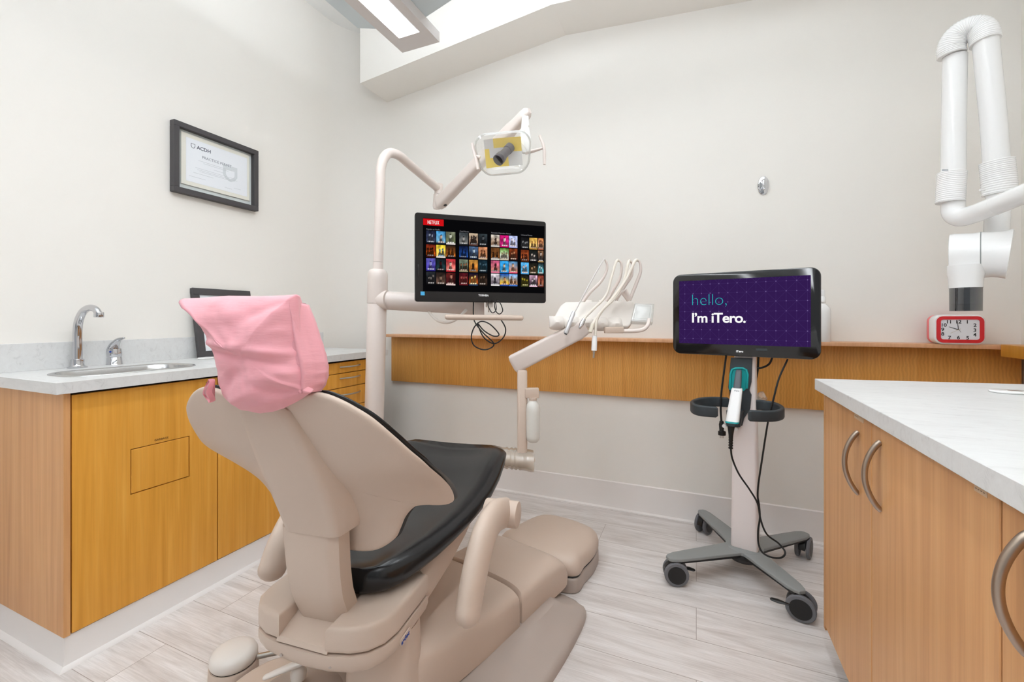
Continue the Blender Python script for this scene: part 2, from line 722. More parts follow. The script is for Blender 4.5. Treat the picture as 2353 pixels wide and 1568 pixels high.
b = MB()
b.box(XL - .3, XR + .3, YF, YB + .3, -.08, 0)
struct('floor', b, M_FLOOR, flat=True)
b = MB()
b.box(XL - .3, XR + .3, YF, YB + .3, ZC, ZC + .1)
struct('ceiling', b, M_CEIL, flat=True)
run = wallrun()
b = MB()
outer = [(XL - .2, YF), (XL - .2, YB + .2), (XL + ARC, YB + .2)]
b.prism([*run, *reversed(outer)], 0, ZC)
struct('wall_left', b, M_WALL, angle=30)
b = MB()
b.box(XL + ARC, XR + .2, YB, YB + .2, 0, ZC)
struct('wall_back', b, M_WALL, flat=True)
b = MB()
b.box(XR, XR + .2, YF, YB, 0, ZC)
struct('wall_right', b, M_WALL, flat=True)
# bulkhead over the back wall with a shallow gable underside
b = MB()
SOF = [(-2.085, 2.70), (-.736, 2.850), (.278, 2.777), (XR, 2.70)]
poly = SOF + [(XR, ZC), (-2.085, ZC)]
Mx = Matrix(((1, 0, 0, 0), (0, 0, 1, 0), (0, 1, 0, 0), (0, 0, 0, 1)))
b.prism(poly, 2.30, YB, M=Mx)
struct('trim_1', b, M_WALL, flat=True)
# vinyl cove baseboard on the back wall
b = MB()
prof = [(0, 0), (-.022, 0), (-.022, .004), (-.012, .012), (-.008, .03), (-.006, .155), (0, .16)]
x0, x1 = XL + ARC - .02, XR
b.loft([[(x, YB + p[0], p[1]) for p in prof] for x in (x0, x1)])
struct('baseboard_back', b, M_BASE)
b = MB()
b.loft([[(XL - p[0], y, p[1]) for p in prof] for y in (YF, .70)])
struct('baseboard_left', b, M_BASE)

# ================================================================== wall ledge
L = thing('wall_ledge', 'long maple ledge with figured wood apron running along the back wall', 'ledge', T(-.3, YB - .06, 1.0))
b = MB()
b.box(-2.03, XR - .001, YB - .115, YB - .001, .985, 1.003, .002)
b.build('ledge_board', M_RAIL, L)
b = MB()
b.box(-2.03, XR - .012, YB - .026, YB - .001, .664, .985, .001)
b.build('apron_panel', M_FIG, L)
S = thing('side_ledge', 'thick maple board ledge on the right wall meeting the back ledge', 'ledge', T(1.24, 2.2, 1.0))
b = MB()
b.box(1.168, XR - .001, 1.95, 2.465, .956, 1.006, .002)
b.build('ledge_board', M_MAPLE_DEEP, S)

# ================================================================== left counter
FXL = -1.845      # plane of the door fronts
YE = .715         # near end of the cabinets


def bow_handle(mb, a, b_, out, r=.0055, h=.03):
    a, b_, out = Vector(a), Vector(b_), Vector(out).normalized()
    ax = (b_ - a).normalized()
    pts = []
    for k in range(33):
        t = k / 32
        pts.append(lerp(a, b_, t) + out * (h * math.sin(math.pi * t) ** .75))
    mb.tube(pts, r, 20)


def lamina(mb, x0, x1, y0, y1, z0, z1):
    mb.box(x0, x1, y0, y1, z0, z1, .0012, seg=1)


CAB = thing('sink_cabinet', 'two door maple base cabinet under the sink with garbage flap', 'cabinet', T(-2.1, 1.2, 0))
b = MB()
b.box(XL + .02, FXL - .02, YE + .018, 1.70, .10, .775)
b.box(FXL - .022, FXL - .02, YE + .018, 1.70, .775, .872)
b.build('carcass', M_GAP, CAB, flat=True)
b = MB()
b.box(XL + .01, FXL, YE, YE + .017, .10, .878, .001, seg=1)
b.build('end_panel', M_MAPLE_PALE, CAB)
# cove kick along the front and the near end
b = MB()
kp = [(0, 0), (.036, 0), (.034, .004), (.022, .012), (.017, .03), (.015, .1), (0, .1)]
ring0, ring1, ring2 = [], [], []
for o_, z in kp:
    ring0.append((XL + .02, YE + .02 - o_, z))
    ring1.append((FXL - .02 + o_, YE + .02 - o_, z))
    ring2.append((FXL - .02 + o_, 2.2, z))
b.loft([ring0, ring1, ring2])
b.build('toe_kick', M_BASE, CAB)


def door(y0, y1, cab, hy=None, flap=False):
    mb = MB()
    if flap:
        fy0, fy1, fz0, fz1 = .895, 1.085, .492, .648
        g = .003
        for a0, a1, c0, c1 in ((y0, y1, .104, fz0 - g), (y0, y1, fz1 + g, .868), (y0, fy0 - g, fz0 - g, fz1 + g), (fy1 + g, y1, fz0 - g, fz1 + g)):
            mb.box(FXL - .019, FXL, a0, a1, c0, c1)
    else:
        lamina(mb, FXL - .019, FXL, y0, y1, .104, .868)
    d = mb.build('door', M_MAPLE_DEEP, cab, flat=True)
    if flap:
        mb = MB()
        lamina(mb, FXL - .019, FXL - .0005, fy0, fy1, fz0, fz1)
        mb.build('flap', M_MAPLE_DEEP, d)
        text('lettering', 'GARBAGE', .0105, M_ENGR, Matrix.Translation((FXL + .0004, .966, fz1 + .012)) @ Matrix(((0, 0, 1, 0), (1, 0, 0, 0), (0, 1, 0, 0), (0, 0, 0, 1))), d, spacing=1.0)
    if hy:
        mb = MB()
        bow_handle(mb, (FXL, hy, .852), (FXL, hy, .72), (1, 0, 0))
        mb.build('handle', M_STEEL, d)
    return d


door(YE + .0205, 1.1945, CAB, 1.155, True)
door(1.1995, 1.6965, CAB, 1.24)
DR = thing('drawer_cabinet', 'maple drawer unit with bow handles beside the tall post', 'cabinet', T(-2.1, 1.95, 0))
b = MB()
b.box(XL + .02, FXL - .02, 1.702, 2.2, .10, .878)
b.build('carcass', M_GAP, DR, flat=True)
zs = [.868, .804, .722, .609, .49, .30, .104]
for i in range(6):
    b = MB()
    lamina(b, FXL - .019, FXL, 1.705, 2.195, zs[i + 1] + .002, zs[i] - .002)
    d = b.build('drawer', M_MAPLE_DEEP, DR)
    b = MB()
    zz = zs[i] - (.028 if i < 2 else .04)
    bow_handle(b, (FXL, 1.875, zz), (FXL, 2.035, zz), (1, 0, 0), .0045, .022)
    b.build('handle', M_STEEL, d)
    if i < 3:
        text('lettering', '- - - - -', .012, M_ENGR, Matrix.Translation((FXL + .0004, 1.72, zs[i] - .016)) @ Matrix(((0, 0, 1, 0), (1, 0, 0, 0), (0, 1, 0, 0), (0, 0, 0, 1))), d)

W = thing('left_worktop', 'white marble laminate worktop with backsplash above the sink cabinet', 'worktop', T(-2.1, 1.5, .914))
XF, YN, YFAR = -1.822, .69, 2.262
SC = onZ(268, 850, .914)         # sink centre
SCX, SCY, SLX, SLY = -2.052, .985, .262, .43
b = MB()
hole = rrect(SLX - .03, SLY - .03, .085, 8, SCX, SCY)
# outline: near-left corner round to the arc of the wall
outl = [(XF, YN), (XF, YFAR), (XL + .012, YFAR), (XL + .001, YFAR - .01), (XL + .001, YN)]
for zt, fl in ((.914, False), (.878, True)):
    vo = [b.bm.verts.new((x, y, zt)) for x, y in outl]
    vh = [b.bm.verts.new((x, y, zt)) for x, y in hole]
    es = [b.bm.edges.new((vo[i], vo[(i + 1) % len(vo)])) for i in range(len(vo))]
    es += [b.bm.edges.new((vh[i], vh[(i + 1) % len(vh)])) for i in range(len(vh))]
    bmesh.ops.triangle_fill(b.bm, use_beauty=True, use_dissolve=False, edges=es)
    if not fl:
        top = (vo, vh)
    else:
        for A_, B_ in ((top[0], vo), (top[1], vh)):
            for i in range(len(A_)):
                k = (i + 1) % len(A_)
                b.bm.faces.new([A_[i], A_[k], B_[k], B_[i]])
b.build('slab', M_LAM, W, flat=True)
b = MB()
b.box(XL + .001, XL + .016, YN, 2.235, .914, 1.020, .001, seg=1)
b.build('backsplash', M_LAM, W, flat=True)

SK = thing('sink', 'small oval stainless steel sink set in the left worktop', 'sink', T(SCX, SCY, .914))
b = MB()
prof = [(.0, .0005), (.001, .003), (.006, .0045), (.018, .003), (.022, -.002), (.026, -.03), (.035, -.10), (.06, -.125), (.10, -.13)]
rings = []
for o_, z in prof:
    pts = inset(rrect(SLX, SLY, .1, 8), o_)
    rings.append([(SCX + p[0], SCY + p[1], .914 + z) for p in pts])
b.loft(rings, caps=False)
c = [sum(p[i] for p in rings[-1]) / len(rings[-1]) for i in range(2)]
b.faces(rings[-1], [tuple(range(len(rings[-1])))])
b.build('basin', M_SINK, SK, angle=60)

FA = thing('faucet', 'chrome gooseneck faucet with arched spout behind the sink', 'faucet', T(-2.2, .99, .914))
fb = onZ(178, 846, .914)
b = MB()
FD = Vector((.62, .78, 0)).normalized()
FD = (P(245, 720, 1.62) - P(180, 720, 1.66)).normalized()
FD.z = 0
FD.normalize()
d0 = (fb - Vector((0, 0, CAM_H))).dot(Vector((-SN, CS, 0)))
zt = lambda v: CAM_H + (HY - v) / 1000 * d0
path = [fb + Vector((0, 0, .02)), Vector((fb.x, fb.y, zt(800))), Vector((fb.x, fb.y, zt(765))), fb + FD * .008 + Vector((0, 0, zt(738) - .914)), fb + FD * .032 + Vector((0, 0, zt(717) - .914)), fb + FD * .068 + Vector((0, 0, zt(708) - .914)), fb + FD * .102 + Vector((0, 0, zt(711) - .914)), fb + FD * .122 + Vector((0, 0, zt(722) - .914))]
b.tube(path, [.0152, .0152, .015, .0145, .0138, .013, .0125, .012], 20, n=8)
b.build('spout', M_CHROME, FA, angle=60)
b = MB()
tip = path[-1]
b.cyl(tip + Vector((0, 0, .008)), tip - Vector((0, 0, .014)), .0155, bev=.002)
b.build('aerator', M_CHROME, FA)
b = MB()
b.lathe([(.0, 0), (.031, 0), (.031, .004), (.024, .007), (.0205, .012), (.0205, .034), (.0175, .036)], T(fb.x, fb.y, .9145))
b.build('base_ring', M_CHROME, FA)
HB = thing('mixer_tap', 'chrome single lever mixer standing right of the gooseneck faucet', 'faucet', T(-2.2, 1.2, .914))
hb = onZ(263, 838, .914)
b = MB()
b.lathe([(0, 0), (.029, 0), (.027, .004), (.0245, .03), (.0235, .031), (.0235, .034), (.025, .036), (.0255, .05), (.023, .068), (.0, .078)], T(hb.x, hb.y, .9145))
b.build('mixer_body', M_CHROME, HB, angle=50)
b = MB()
up = Vector((0, 0, 1))
pts = [hb + up * .06 - FD * .012, hb + up * .085 + FD * .000, hb + up * .108 + FD * .024, hb + up * .116 + FD * .055]
b.tube(pts, [.024, .019, .012, .006], 16, n=6, sx=.6, sy=1, round_end=True)
b.build('lever', M_CHROME, HB, angle=60)
b = MB()
side = Vector((CS, SN, 0)) * .2 + Vector((SN, -CS, 0))
q = hb + up * .057 + side.normalized() * .0245
b.cyl(q, q + side.normalized() * .002, .004, seg=12)
b.build('blue_dot', M_BLUE, HB)

# framed picture leaning on the backsplash, partly behind the pink cover
FR = thing('leaning_picture_frame', 'charcoal picture frame leaning on the backsplash behind the pink cover', 'picture frame', T(-2.28, 1.55, .914))
B0 = Vector((-2.285, 1.392, .9155))
Mf = frame(B0, (0, 1, 0), y=(-.062, .0, .355))
b = MB()
fw, fh, ft = .312, .36, .034
for a0, a1, c0, c1 in ((0, fw, 0, ft), (0, fw, fh - ft, fh), (0, ft, ft, fh - ft), (fw - ft, fw, ft, fh - ft)):
    b.box(a0, a1, c0, c1, -.018, .004, .0015, M=Mf, seg=1)
b.build('frame', M_FRAME, FR)
b = MB()
b.box(ft - .004, fw - ft + .004, ft - .004, fh - ft + .004, -.016, -.006, M=Mf)
b.build('print', M_PAPER, FR, flat=True)
b = MB()
dd = onZ(467, 823, .918)
b.lathe([(0, 0), (.034, 0), (.038, .004), (.036, .008), (.0, .010)], T(dd.x + .02, dd.y, .9145), sx=.6, sy=1.0)
tag(b.build('soap_dish', M_WHITE), 'small flat white oval dish on the left worktop beside the leaning frame', 'dish')
MATS['soap_dish'] = Matrix.Identity(4)

# certificate on the left wall
CE = thing('framed_certificate', 'practice permit certificate in a deep charcoal frame on the left wall', 'picture frame', T(XL, 1.53, 1.9))
c0 = Vector((XL + .001, 1.300, 1.733))
Mc = frame(c0, (0, 1, 0), y=(0, 0, 1))
fw, fh, ft, dp = .442, .348, .026, .034
b = MB()
for a0, a1, q0, q1 in ((0, fw, 0, ft), (0, fw, fh - ft, fh), (0, ft, ft, fh - ft), (fw - ft, fw, ft, fh - ft)):
    b.box(a0, a1, q0, q1, 0, dp, .0012, M=Mc, seg=1)
b.build('frame', M_FRAME, CE)
b = MB()
b.box(ft - .003, fw - ft + .003, ft - .003, fh - ft + .003, .002, .006, M=Mc)
b.build('backing', M_BACKB, CE, flat=True)
b = MB()
b.box(.044, fw - .04, .052, fh - .038, .008, .0125, .0005, M=Mc, seg=1)
mt = b.build('mat_board', M_MATB, CE, flat=True)
b = MB()
px0, px1, py0, py1 = .066, fw - .055, .072, fh - .058
b.box(px0, px1, py0, py1, .0126, .0131, M=Mc)
pp = b.build('certificate', M_PAPER, CE, flat=True)
pz = .0133
text('lettering', 'ACDH', .0245, M_INK, Mc @ T(.117, .247, pz), pp, bold=.0005)
text('lettering', 'PRACTICE PERMIT', .0192, M_INKP, Mc @ T(.142, .207, pz + .0003), pp)
b = MB()
b.tube([Mc @ Vector(p) for p in ((.090, .266, pz), (.108, .266, pz), (.108, .254, pz), (.105, .247, pz), (.099, .2445, pz), (.093, .247, pz), (.090, .254, pz))], .0013, 6, closed=True)
b.build('crest', M_INK, pp)
b = MB()
for x0, x1, y in ((.125, .30, .19), (.15, .28, .182), (.2, .25, .165), (.11, .32, .150), (.12, .33, .142), (.13, .30, .135), (.10, .20, .122), (.08, .16, .100), (.26, .30, .090), (.31, .35, .1)):
    b.box(x0, x1, y, y + .0011, pz - .0001, pz + .0001, M=Mc)
b.build('small_print', M_INKL, pp, flat=True)
b = MB()
o_ = [(.25, .215), (.33, .215), (.33, .16), (.315, .138), (.29, .128), (.265, .138), (.25, .16)]
i_ = [(.266, .19), (.314, .19), (.314, .165), (.305, .150), (.29, .143), (.275, .150), (.266, .165)]
n = len(o_)
b.faces([(x, y, pz - .0001) for x, y in o_ + i_], [(i, (i + 1) % n, n + (i + 1) % n, n + i) for i in range(n)], Mc)
b.build('faint_seal', M_INKVL, pp, flat=True)

# ================================================================== pendant ceiling light
PL = thing('pendant_light', 'long white suspended strip light with bright lens over the room', 'ceiling light', T(-1.215, .9, 2.415))
PX0, PX1, PY0, PY1, PZ0, PZ1 = -1.324, -1.112, -1.6, 1.752, 2.415, 2.462
b = MB()
LX0, LX1, LYE = -1.248, -1.178, 1.655
b.box(PX0, LX0 - .022, PY0, PY1, PZ0, PZ1)
b.box(LX1 + .022, PX1, PY0, PY1, PZ0, PZ1)
b.box(LX0 - .022, LX1 + .022, LYE, PY1, PZ0, PZ1)
b.box(LX0 - .022, LX1 + .022, PY0, LYE, PZ1 - .012, PZ1)
b.build('housing', M_LIGHTB, PL, flat=True)
b = MB()
b.box(LX0, LX1, PY0, LYE - .004, PZ0 + .006, PZ0 + .012)
b.build('lens', M_LENS, PL, flat=True)
b = MB()
b.box(LX0 - .018, LX0 - .006, PY0, LYE - .01, PZ0 + .010, PZ0 + .016)
b.box(LX1 + .006, LX1 + .018, PY0, LYE - .01, PZ0 + .010, PZ0 + .016)
b.build('side_diffuser', M_LENS2, PL, flat=True)
for sx in (-1, 1):
    b = MB()
    c = -1.218
    pr = [(.10, PZ1), (.285, 2.515), (.285, 2.522), (.10, PZ1 + .008)]
    b.loft([[(c + sx * x, y, z) for x, z in pr] for y in (PY0, 1.642)])
    b.build('reflector_wing', M_LIGHTW, PL, flat=True)
b = MB()
b.box(-1.27, -1.166, PY0, 1.60, PZ1 + .002, PZ1 + .008)
b.build('uplight_tube', M_UP, PL, flat=True)
for y in (1.45, -.4):
    b = MB()
    b.cyl((-1.135, y, PZ1), (-1.135, y, ZC), .0016, seg=8)
    b.build('suspension_cable', M_LIGHTW, PL)

# added copy of the strip light, out of view, brightening the right side
P2 = PL.copy()
COL.objects.link(P2)
P2.matrix_world = T(.02, .9, 2.415)
P2['label'] = 'added unseen copy of the strip light to brighten the right side'
for ch in list(PL.children):
    c2 = ch.copy()
    COL.objects.link(c2)
    c2.parent = P2
for o_ in (PL, P2):
    o_['group'] = 'suspended strip lights'

# ================================================================== dental chair
AZ = math.radians(8)
MCH = T(-.81, .796, 0) @ RZ(AZ)
RV = Vector((math.cos(AZ), math.sin(AZ), 0))
AV = Vector((-math.sin(AZ), math.cos(AZ), 0))
CO = Vector((-.81, .796, 0))


def chx(u, v, xc):
    r = ray(u, v)
    p = P(u, v, (xc + CO.dot(RV)) / r.dot(RV))
    return MCH.inverted() @ p


def chy(u, v, yc):
    r = ray(u, v)
    p = P(u, v, (yc + CO.dot(AV)) / r.dot(AV))
    return MCH.inverted() @ p


CH = thing('dental_chair', 'taupe dental chair with black vinyl upholstery in the middle of the room', 'dental chair', MCH)
MBA = T(-.698, 1.519, 0) @ RZ(math.radians(-14))


def rel(M):
    return M


# floor plate
b = MB()
pl = [(.30, .13), (.25, .18), (.17, .19), (-.17, .19), (-.25, .18), (-.30, .13), (-.345, -.18), (-.36, -.62), (-.30, -.80), (-.15, -.86), (.15, -.86), (.30, -.80), (.36, -.62), (.345, -.18)]
pl = [(p.x, p.y) for p in smooth_pts([(x, y, 0) for x, y in pl], 4, True)]
rings = []
for o_, z in ((0, 0), (0, .018), (.006, .028), (.02, .034), (.09, .058), (.13, .085)):
    rings.append([MBA @ Vector((p[0], p[1], z)) for p in shrink(pl, o_)])
b.loft(rings)
b.build('base_plate', M_TAUPE_D, CH, angle=40)
# front pod: lower box and rounded top
pod = [(p.x, p.y) for p in smooth_pts([(.185, .245, 0), (.192, .34, 0), (.185, .45, 0), (.14, .555, 0), (0, .585, 0), (-.14, .555, 0), (-.185, .45, 0), (-.192, .34, 0), (-.185, .245, 0), (0, .20, 0)], 6, True)]
b = MB()
b.prism(pod, 0.0, .062, M=MBA, bev=.008)
b.build('pump_base', M_TAUPE_D, CH)
b = MB()
b.prism(inset(pod, .006), .06, .072, M=MBA)
b.build('pod_gap', M_BLACK, CH)
b = MB()
rings = []
for o_, z in ((.004, .070), (0, .076), (0, .098), (.006, .118), (.02, .133), (.042, .142), (.075, .147), (.12, .149)):
    rings.append([MBA @ Vector((p[0], p[1], z)) for p in shrink(pod, o_)])
b.loft(rings)
b.build('pump_cover', M_TAUPE, CH, angle=60)


def arch(hw, zb, ze, zt, n=24, p=4.2):
    """cross section: flat bottom, vertical sides, crowned top"""
    out = [(-hw, zb)]
    for k in range(n + 1):
        a = math.pi - math.pi * k / n
        cx_, sx_ = math.cos(a), math.sin(a)
        x = hw * math.copysign(abs(cx_) ** (2 / p), cx_)
        z = ze + (zt - ze) * abs(sx_) ** (2 / p)
        out.append((x, z))
    out.append((hw, zb))
    return out


b = MB()
st = [(.196, .10, .10, .11), (.190, .07, .11, .15), (.178, .065, .115, .172), (.15, .063, .118, .185), (.02, .067, .128, .196), (-.105, .072, .135, .205), (-.112, .072, .125, .19)]
b.loft([[MBA @ Vector((x, y, z)) for x, z in arch(.19, zb, ze, zt)] for y, zb, ze, zt in st])
b.build('front_cover', M_TAUPE, CH, angle=50)
b = MB()
b.loft([[MBA @ Vector((x, y, z)) for x, z in arch(.178, .08, .12, .186)] for y in (-.10, -.135)])
b.build('cover_gap', M_BLACK, CH)
b = MB()
st = [(.186, -.121, .078, .125, .192), (.192, -.128, .075, .14, .205), (.192, -.25, .082, .155, .220), (.19, -.42, .092, .176, .240), (.187, -.53, .100, .188, .254), (.178, -.565, .108, .19, .250), (.155, -.585, .125, .18, .225)]
b.loft([[MBA @ Vector((x, y, z)) for x, z in arch(hw, zb, ze, zt)] for hw, y, zb, ze, zt in st])
b.build('rear_cover', M_TAUPE, CH, angle=50)
# swivel column under the seat base
b = MB()
b.lathe([(.0, 0.03), (.125, .03), (.125, .06), (.1, .075), (.095, .2), (.09, .33), (0, .33)], MCH @ T(0.075, .115, 0))
b.build('lift_column', M_TAUPE, CH)

# seat base block behind the seat with a slot for the back bracket
b = MB()


def plan(pts, n=4):
    return [(p.x, p.y) for p in smooth_pts([(x, y, 0) for x, y in pts], n, True)]


left = [(-.085, -.072), (-.13, -.066), (-.165, -.05), (-.19, -.02), (-.197, .02), (-.197, .17), (-.085, .17)]
right = [(.045, -.08), (.10, -.07), (.135, -.052), (.16, -.02), (.17, .02), (.172, .17), (.045, .17)]
for pl_ in (left, right):
    b.prism(pl_, .3715, .432, M=MCH, bev=.012)
Mw = MCH
v = [(-.09, -.075, .374), (.05, -.081, .374), (.05, .02, .374), (-.09, .02, .374), (-.09, -.070, .384), (.05, -.076, .384), (.05, .02, .418), (-.09, .02, .418)]
b.faces(v, [(0, 1, 5, 4), (1, 2, 6, 5), (2, 3, 7, 6), (3, 0, 4, 7), (4, 5, 6, 7), (3, 2, 1, 0)], MCH)
b.box(-.09, .05, .045, .17, .372, .42, M=MCH)
b.build('seat_base', M_TAUPE, CH, angle=32)
b = MB()
full = [(-.197, .17), (-.197, .02), (-.19, -.02), (-.165, -.05), (-.13, -.066), (-.085, -.075), (-.02, -.082), (.045, -.081), (.10, -.07), (.135, -.052), (.16, -.02), (.17, .02), (.172, .17)]
rings = []
for o_, z in ((.05, .316), (.03, .319), (.013, .326), (.004, .337), (0, .352), (0, .3695)):
    rings.append([MCH @ Vector((p[0], p[1], z)) for p in inset(full, o_)])
b.loft(rings)
sb = b.build('seat_base_tray', M_TAUPE, CH, angle=50)
for x in (-.075, .055):
    p = Vector((x, -.0735, .345))
    b = MB()
    b.cyl(MCH @ p, MCH @ (p + Vector((0, -.004, 0))), .0038, seg=12)
    b.build('screw', M_TAUPE_D, sb)
# maker's badge on the right side
b = MB()
Mbd = frame(MCH @ Vector((.1735, .045, .348)), RV * .08 + AV, z=RV) @ Matrix.Rotation(math.radians(9), 4, 'Z')
b.prism(rrect(.046, .017, .008), -.002, .0012, M=Mbd)
bd = b.build('badge', M_TAUPE, CH)
text('lettering', 'a\u2022dec', .0155, M_BLUE, Mbd @ T(-.0195, -.0045, .0014), bd, bold=.0006)

# side pan under the seat
b = MB()
st = [(.172, .172, .322, .440), (.178, .24, .336, .452), (.188, .32, .36, .462), (.198, .42, .40, .474), (.2, .52, .445, .495), (.19, .66, .50, .53), (.17, .74, .52, .545)]
rings = []
for hw, y, zb, zt in st:
    h = zt - zb
    cr = min(.03, h * .45)
    sec = rrect(2 * hw, h, cr, 4, -.012, (zb + zt) / 2)
    rings.append([MCH @ Vector((x, y, z)) for x, z in sec])
b.loft(rings)
b.build('seat_pan', M_TAUPE, CH, angle=45)

# seat upholstery
ys = [.028, .035, .055, .09, .14, .20, .27, .35, .43, .52, .61, .70, .765, .80, .815]
hwv = [.085, .115, .145, .166, .186, .205, .222, .236, .245, .253, .254, .248, .236, .215, .18]
zb_ = [.445, .436, .430, .429, .431, .437, .446, .455, .462, .475, .497, .524, .540, .549, .556]
zt_ = [.49, .508, .518, .523, .525, .526, .529, .534, .542, .556, .577, .598, .606, .602, .585]
b = MB()
rings = []
for y, hw, zb, zt in zip(ys, hwv, zb_, zt_):
    ring = []
    n = 40
    endf = 1.0 if .05 < y < .79 else .3
    for k in range(n):
        a = 2 * math.pi * k / n
        c_, s_ = math.cos(a), math.sin(a)
        x = hw * math.copysign(abs(c_) ** .55, c_)
        zz = (zb + zt) / 2 + (zt - zb) / 2 * math.copysign(abs(s_) ** .8, s_)
        if s_ > 0:
            t = abs(x) / hw
            zz -= .034 * endf * max(0, 1 - (t / .82) ** 2.2)
        ring.append(MCH @ Vector((x - .012, y, zz)))
    rings.append(ring)
b.loft(rings)
b.build('seat_cushion', M_VINYL, CH, angle=80)

# backrest
SZ = [.40, .435, .537, .624, .72, .801, .933, 1.1]
SY = [-.03, -.04, -.069, -.076, -.112, -.152, -.216, -.297]


def sinterp(x, xs, ys):
    """interp averaged over a short window, so that surfaces built on it stay smooth"""
    return sum(interp(x + d * .012, xs, ys) * w_ for d, w_ in ((-3, 1), (-2, 2), (-1, 3), (0, 4), (1, 3), (2, 2), (3, 1))) / 16


def spy(z):
    return sinterp(z, SZ, SY)


OUT = [(0, .928), (.02, .932), (.040, .942), (.075, .961), (.111, .974), (.138, .9765), (.165, .968), (.193, .952), (.225, .926), (.251, .889), (.270, .852), (.285, .819), (.288, .783), (.281, .735), (.277, .70), (.2745, .677), (.271, .661), (.262, .656), (.243, .666), (.214, .673), (.197, .664), (.179, .641), (.165, .612), (.152, .588), (.12, .565), (.088, .557), (.044, .555), (0, .555)]
half = OUT
OUTL = half + [(-x, z) for x, z in reversed(half[1:-1])]
OUTS = [(p.x, p.y) for p in smooth_pts([(x, z, 0) for x, z in OUTL], 4, True)]


def back_shell(name, m, off0, off1, grow, edge, parent, dish=0.0):
    c = Vector((0, .80))
    out = inset(OUTS, -grow) if grow else [Vector(p) for p in OUTS]
    ts = [0, .2, .4, .6, .75, .86, .93, .965, .985, .996, 1.0]
    mb = MB()

    def pt(q, t, side):
        p = c.lerp(q, t)
        x, z = p.x, p.y
        e = 1.0 if t <= 1 - edge else math.sqrt(max(0, 1 - ((t - (1 - edge)) / edge) ** 2))
        mid = (off0 + off1) / 2
        y = spy(z) + sinterp(z, [.6, .68, .74, .80, .9], [6.6, 6.2, 4.2, 1.9, 1.0]) * abs(x) ** 3 + mid + sinterp(z, [.6, .72, .8, .93], [.06, .04, .012, 0]) + (off1 - off0) / 2 * e * side
        if side > 0:
            y += dish * (1 - t * t)
        return MCH @ Vector((x, y, z))
    rings = [[pt(q, t, -1) for q in out] for t in ts[1:]] + [[pt(q, t, 1) for q in out] for t in reversed(ts[1:-1])]
    mb.loft(rings, caps=False)
    n = len(out)
    for side in (-1, 1):
        cv = mb.bm.verts.new(pt(out[0], 0, side))
        mb.bm.verts.ensure_lookup_table()
        base = 0 if side < 0 else n * (len(rings) - 1)
        for i in range(n):
            mb.bm.faces.new([cv, mb.bm.verts[base + i], mb.bm.verts[base + (i + 1) % n]])
    return mb.build(name, m, parent, angle=70)


back_shell('backrest_shell', M_TAUPE, .015, .036, 0, .05, CH)
back_shell('backrest_cushion', M_VINYL, .036, .050, .0015, .08, CH, -.008)
b = MB()
st = [(.946, .028, .046), (.943, .046, .056), (.935, .053, .064), (.90, .060, .072), (.86, .066, .080), (.80, .072, .088), (.74, .074, .092), (.68, .072, .09), (.645, .069, .086), (.632, .066, .080)]
rings = []
for i, (z, wr, wf) in enumerate(st):
    y0 = spy(z)
    e = .01 if i == 0 else 0
    y1 = y0 + sinterp(z, [.6, .72, .8, .93], [.088, .07, .042, .032])
    pts = [(-wf, y1), (-wr - .006, y0 + .012 + e), (-wr + .004, y0 + .003 + e), (-wr + .016, y0 + e), (wr - .016, y0 + e), (wr - .004, y0 + .003 + e), (wr + .006, y0 + .012 + e), (wf, y1)]
    rings.append([MCH @ Vector((x + .004, y, z)) for x, y in pts])
b.loft(rings)
b.build('back_spine', M_TAUPE, CH, angle=40)
b = MB()
rings = []
for k in range(15):
    z = lerp(.640, .385, k / 14)
    y0 = interp(z, [.38, .41, .435, .48, .537, .59, .64], [-.012, -.028, -.040, -.058, -.069, -.074, -.078])
    hw = lerp(.064, .058, k / 14)
    pts = [(-hw - .004, y0 + .055), (-hw - .004, y0 + .012), (-hw + .004, y0 + .003), (-hw + .012, y0), (hw - .012, y0), (hw - .002, y0 + .003), (hw + .014, y0 + .016), (hw + .014, y0 + .055)]
    rings.append([MCH @ Vector((x - .012, y, z)) for x, y in pts])
b.loft(rings)
b.build('back_bracket', M_TAUPE, CH, angle=40)
# headrest post carrying the covered headrest
b = MB()
b.box(-.05, .05, -.19, -.165, .90, 1.02, .006, M=MCH)
b.build('headrest_bar', M_BLACK, CH)
# armrests
b = MB()
arm = [chx(1160, 1178, .315), chx(1135, 1190, .315), chx(1112, 1232, .315), chx(1097, 1290, .315), chx(1085, 1350, .315), chx(1076, 1410, .315)]
b.tube([MCH @ p for p in arm], [.03, .032, .033, .033, .032, .031], 24, n=6, up=RV, sx=.95, sy=1.5, round_end=True)
ar = b.build('armrest', M_TAUPE, CH, angle=60)
b = MB()
pc = chx(1158, 1180, .315)
b.cyl(MCH @ Vector((.255, pc.y, pc.z)), MCH @ Vector((.362, pc.y, pc.z)), .040, bev=.004)
b.build('pivot', M_TAUPE, ar)
b = MB()
b.tube([MCH @ Vector((-.293, p.y + .03, p.z)) for p in arm], [.03, .032, .033, .033, .032, .031], 24, n=6, up=RV, sx=.95, sy=1.5, round_end=True)
ar = b.build('armrest', M_TAUPE, CH, angle=60)
b = MB()
b.cyl(MCH @ Vector((-.225, pc.y + .03, pc.z)), MCH @ Vector((-.34, pc.y + .03, pc.z)), .040, bev=.004)
b.build('pivot', M_TAUPE, ar)

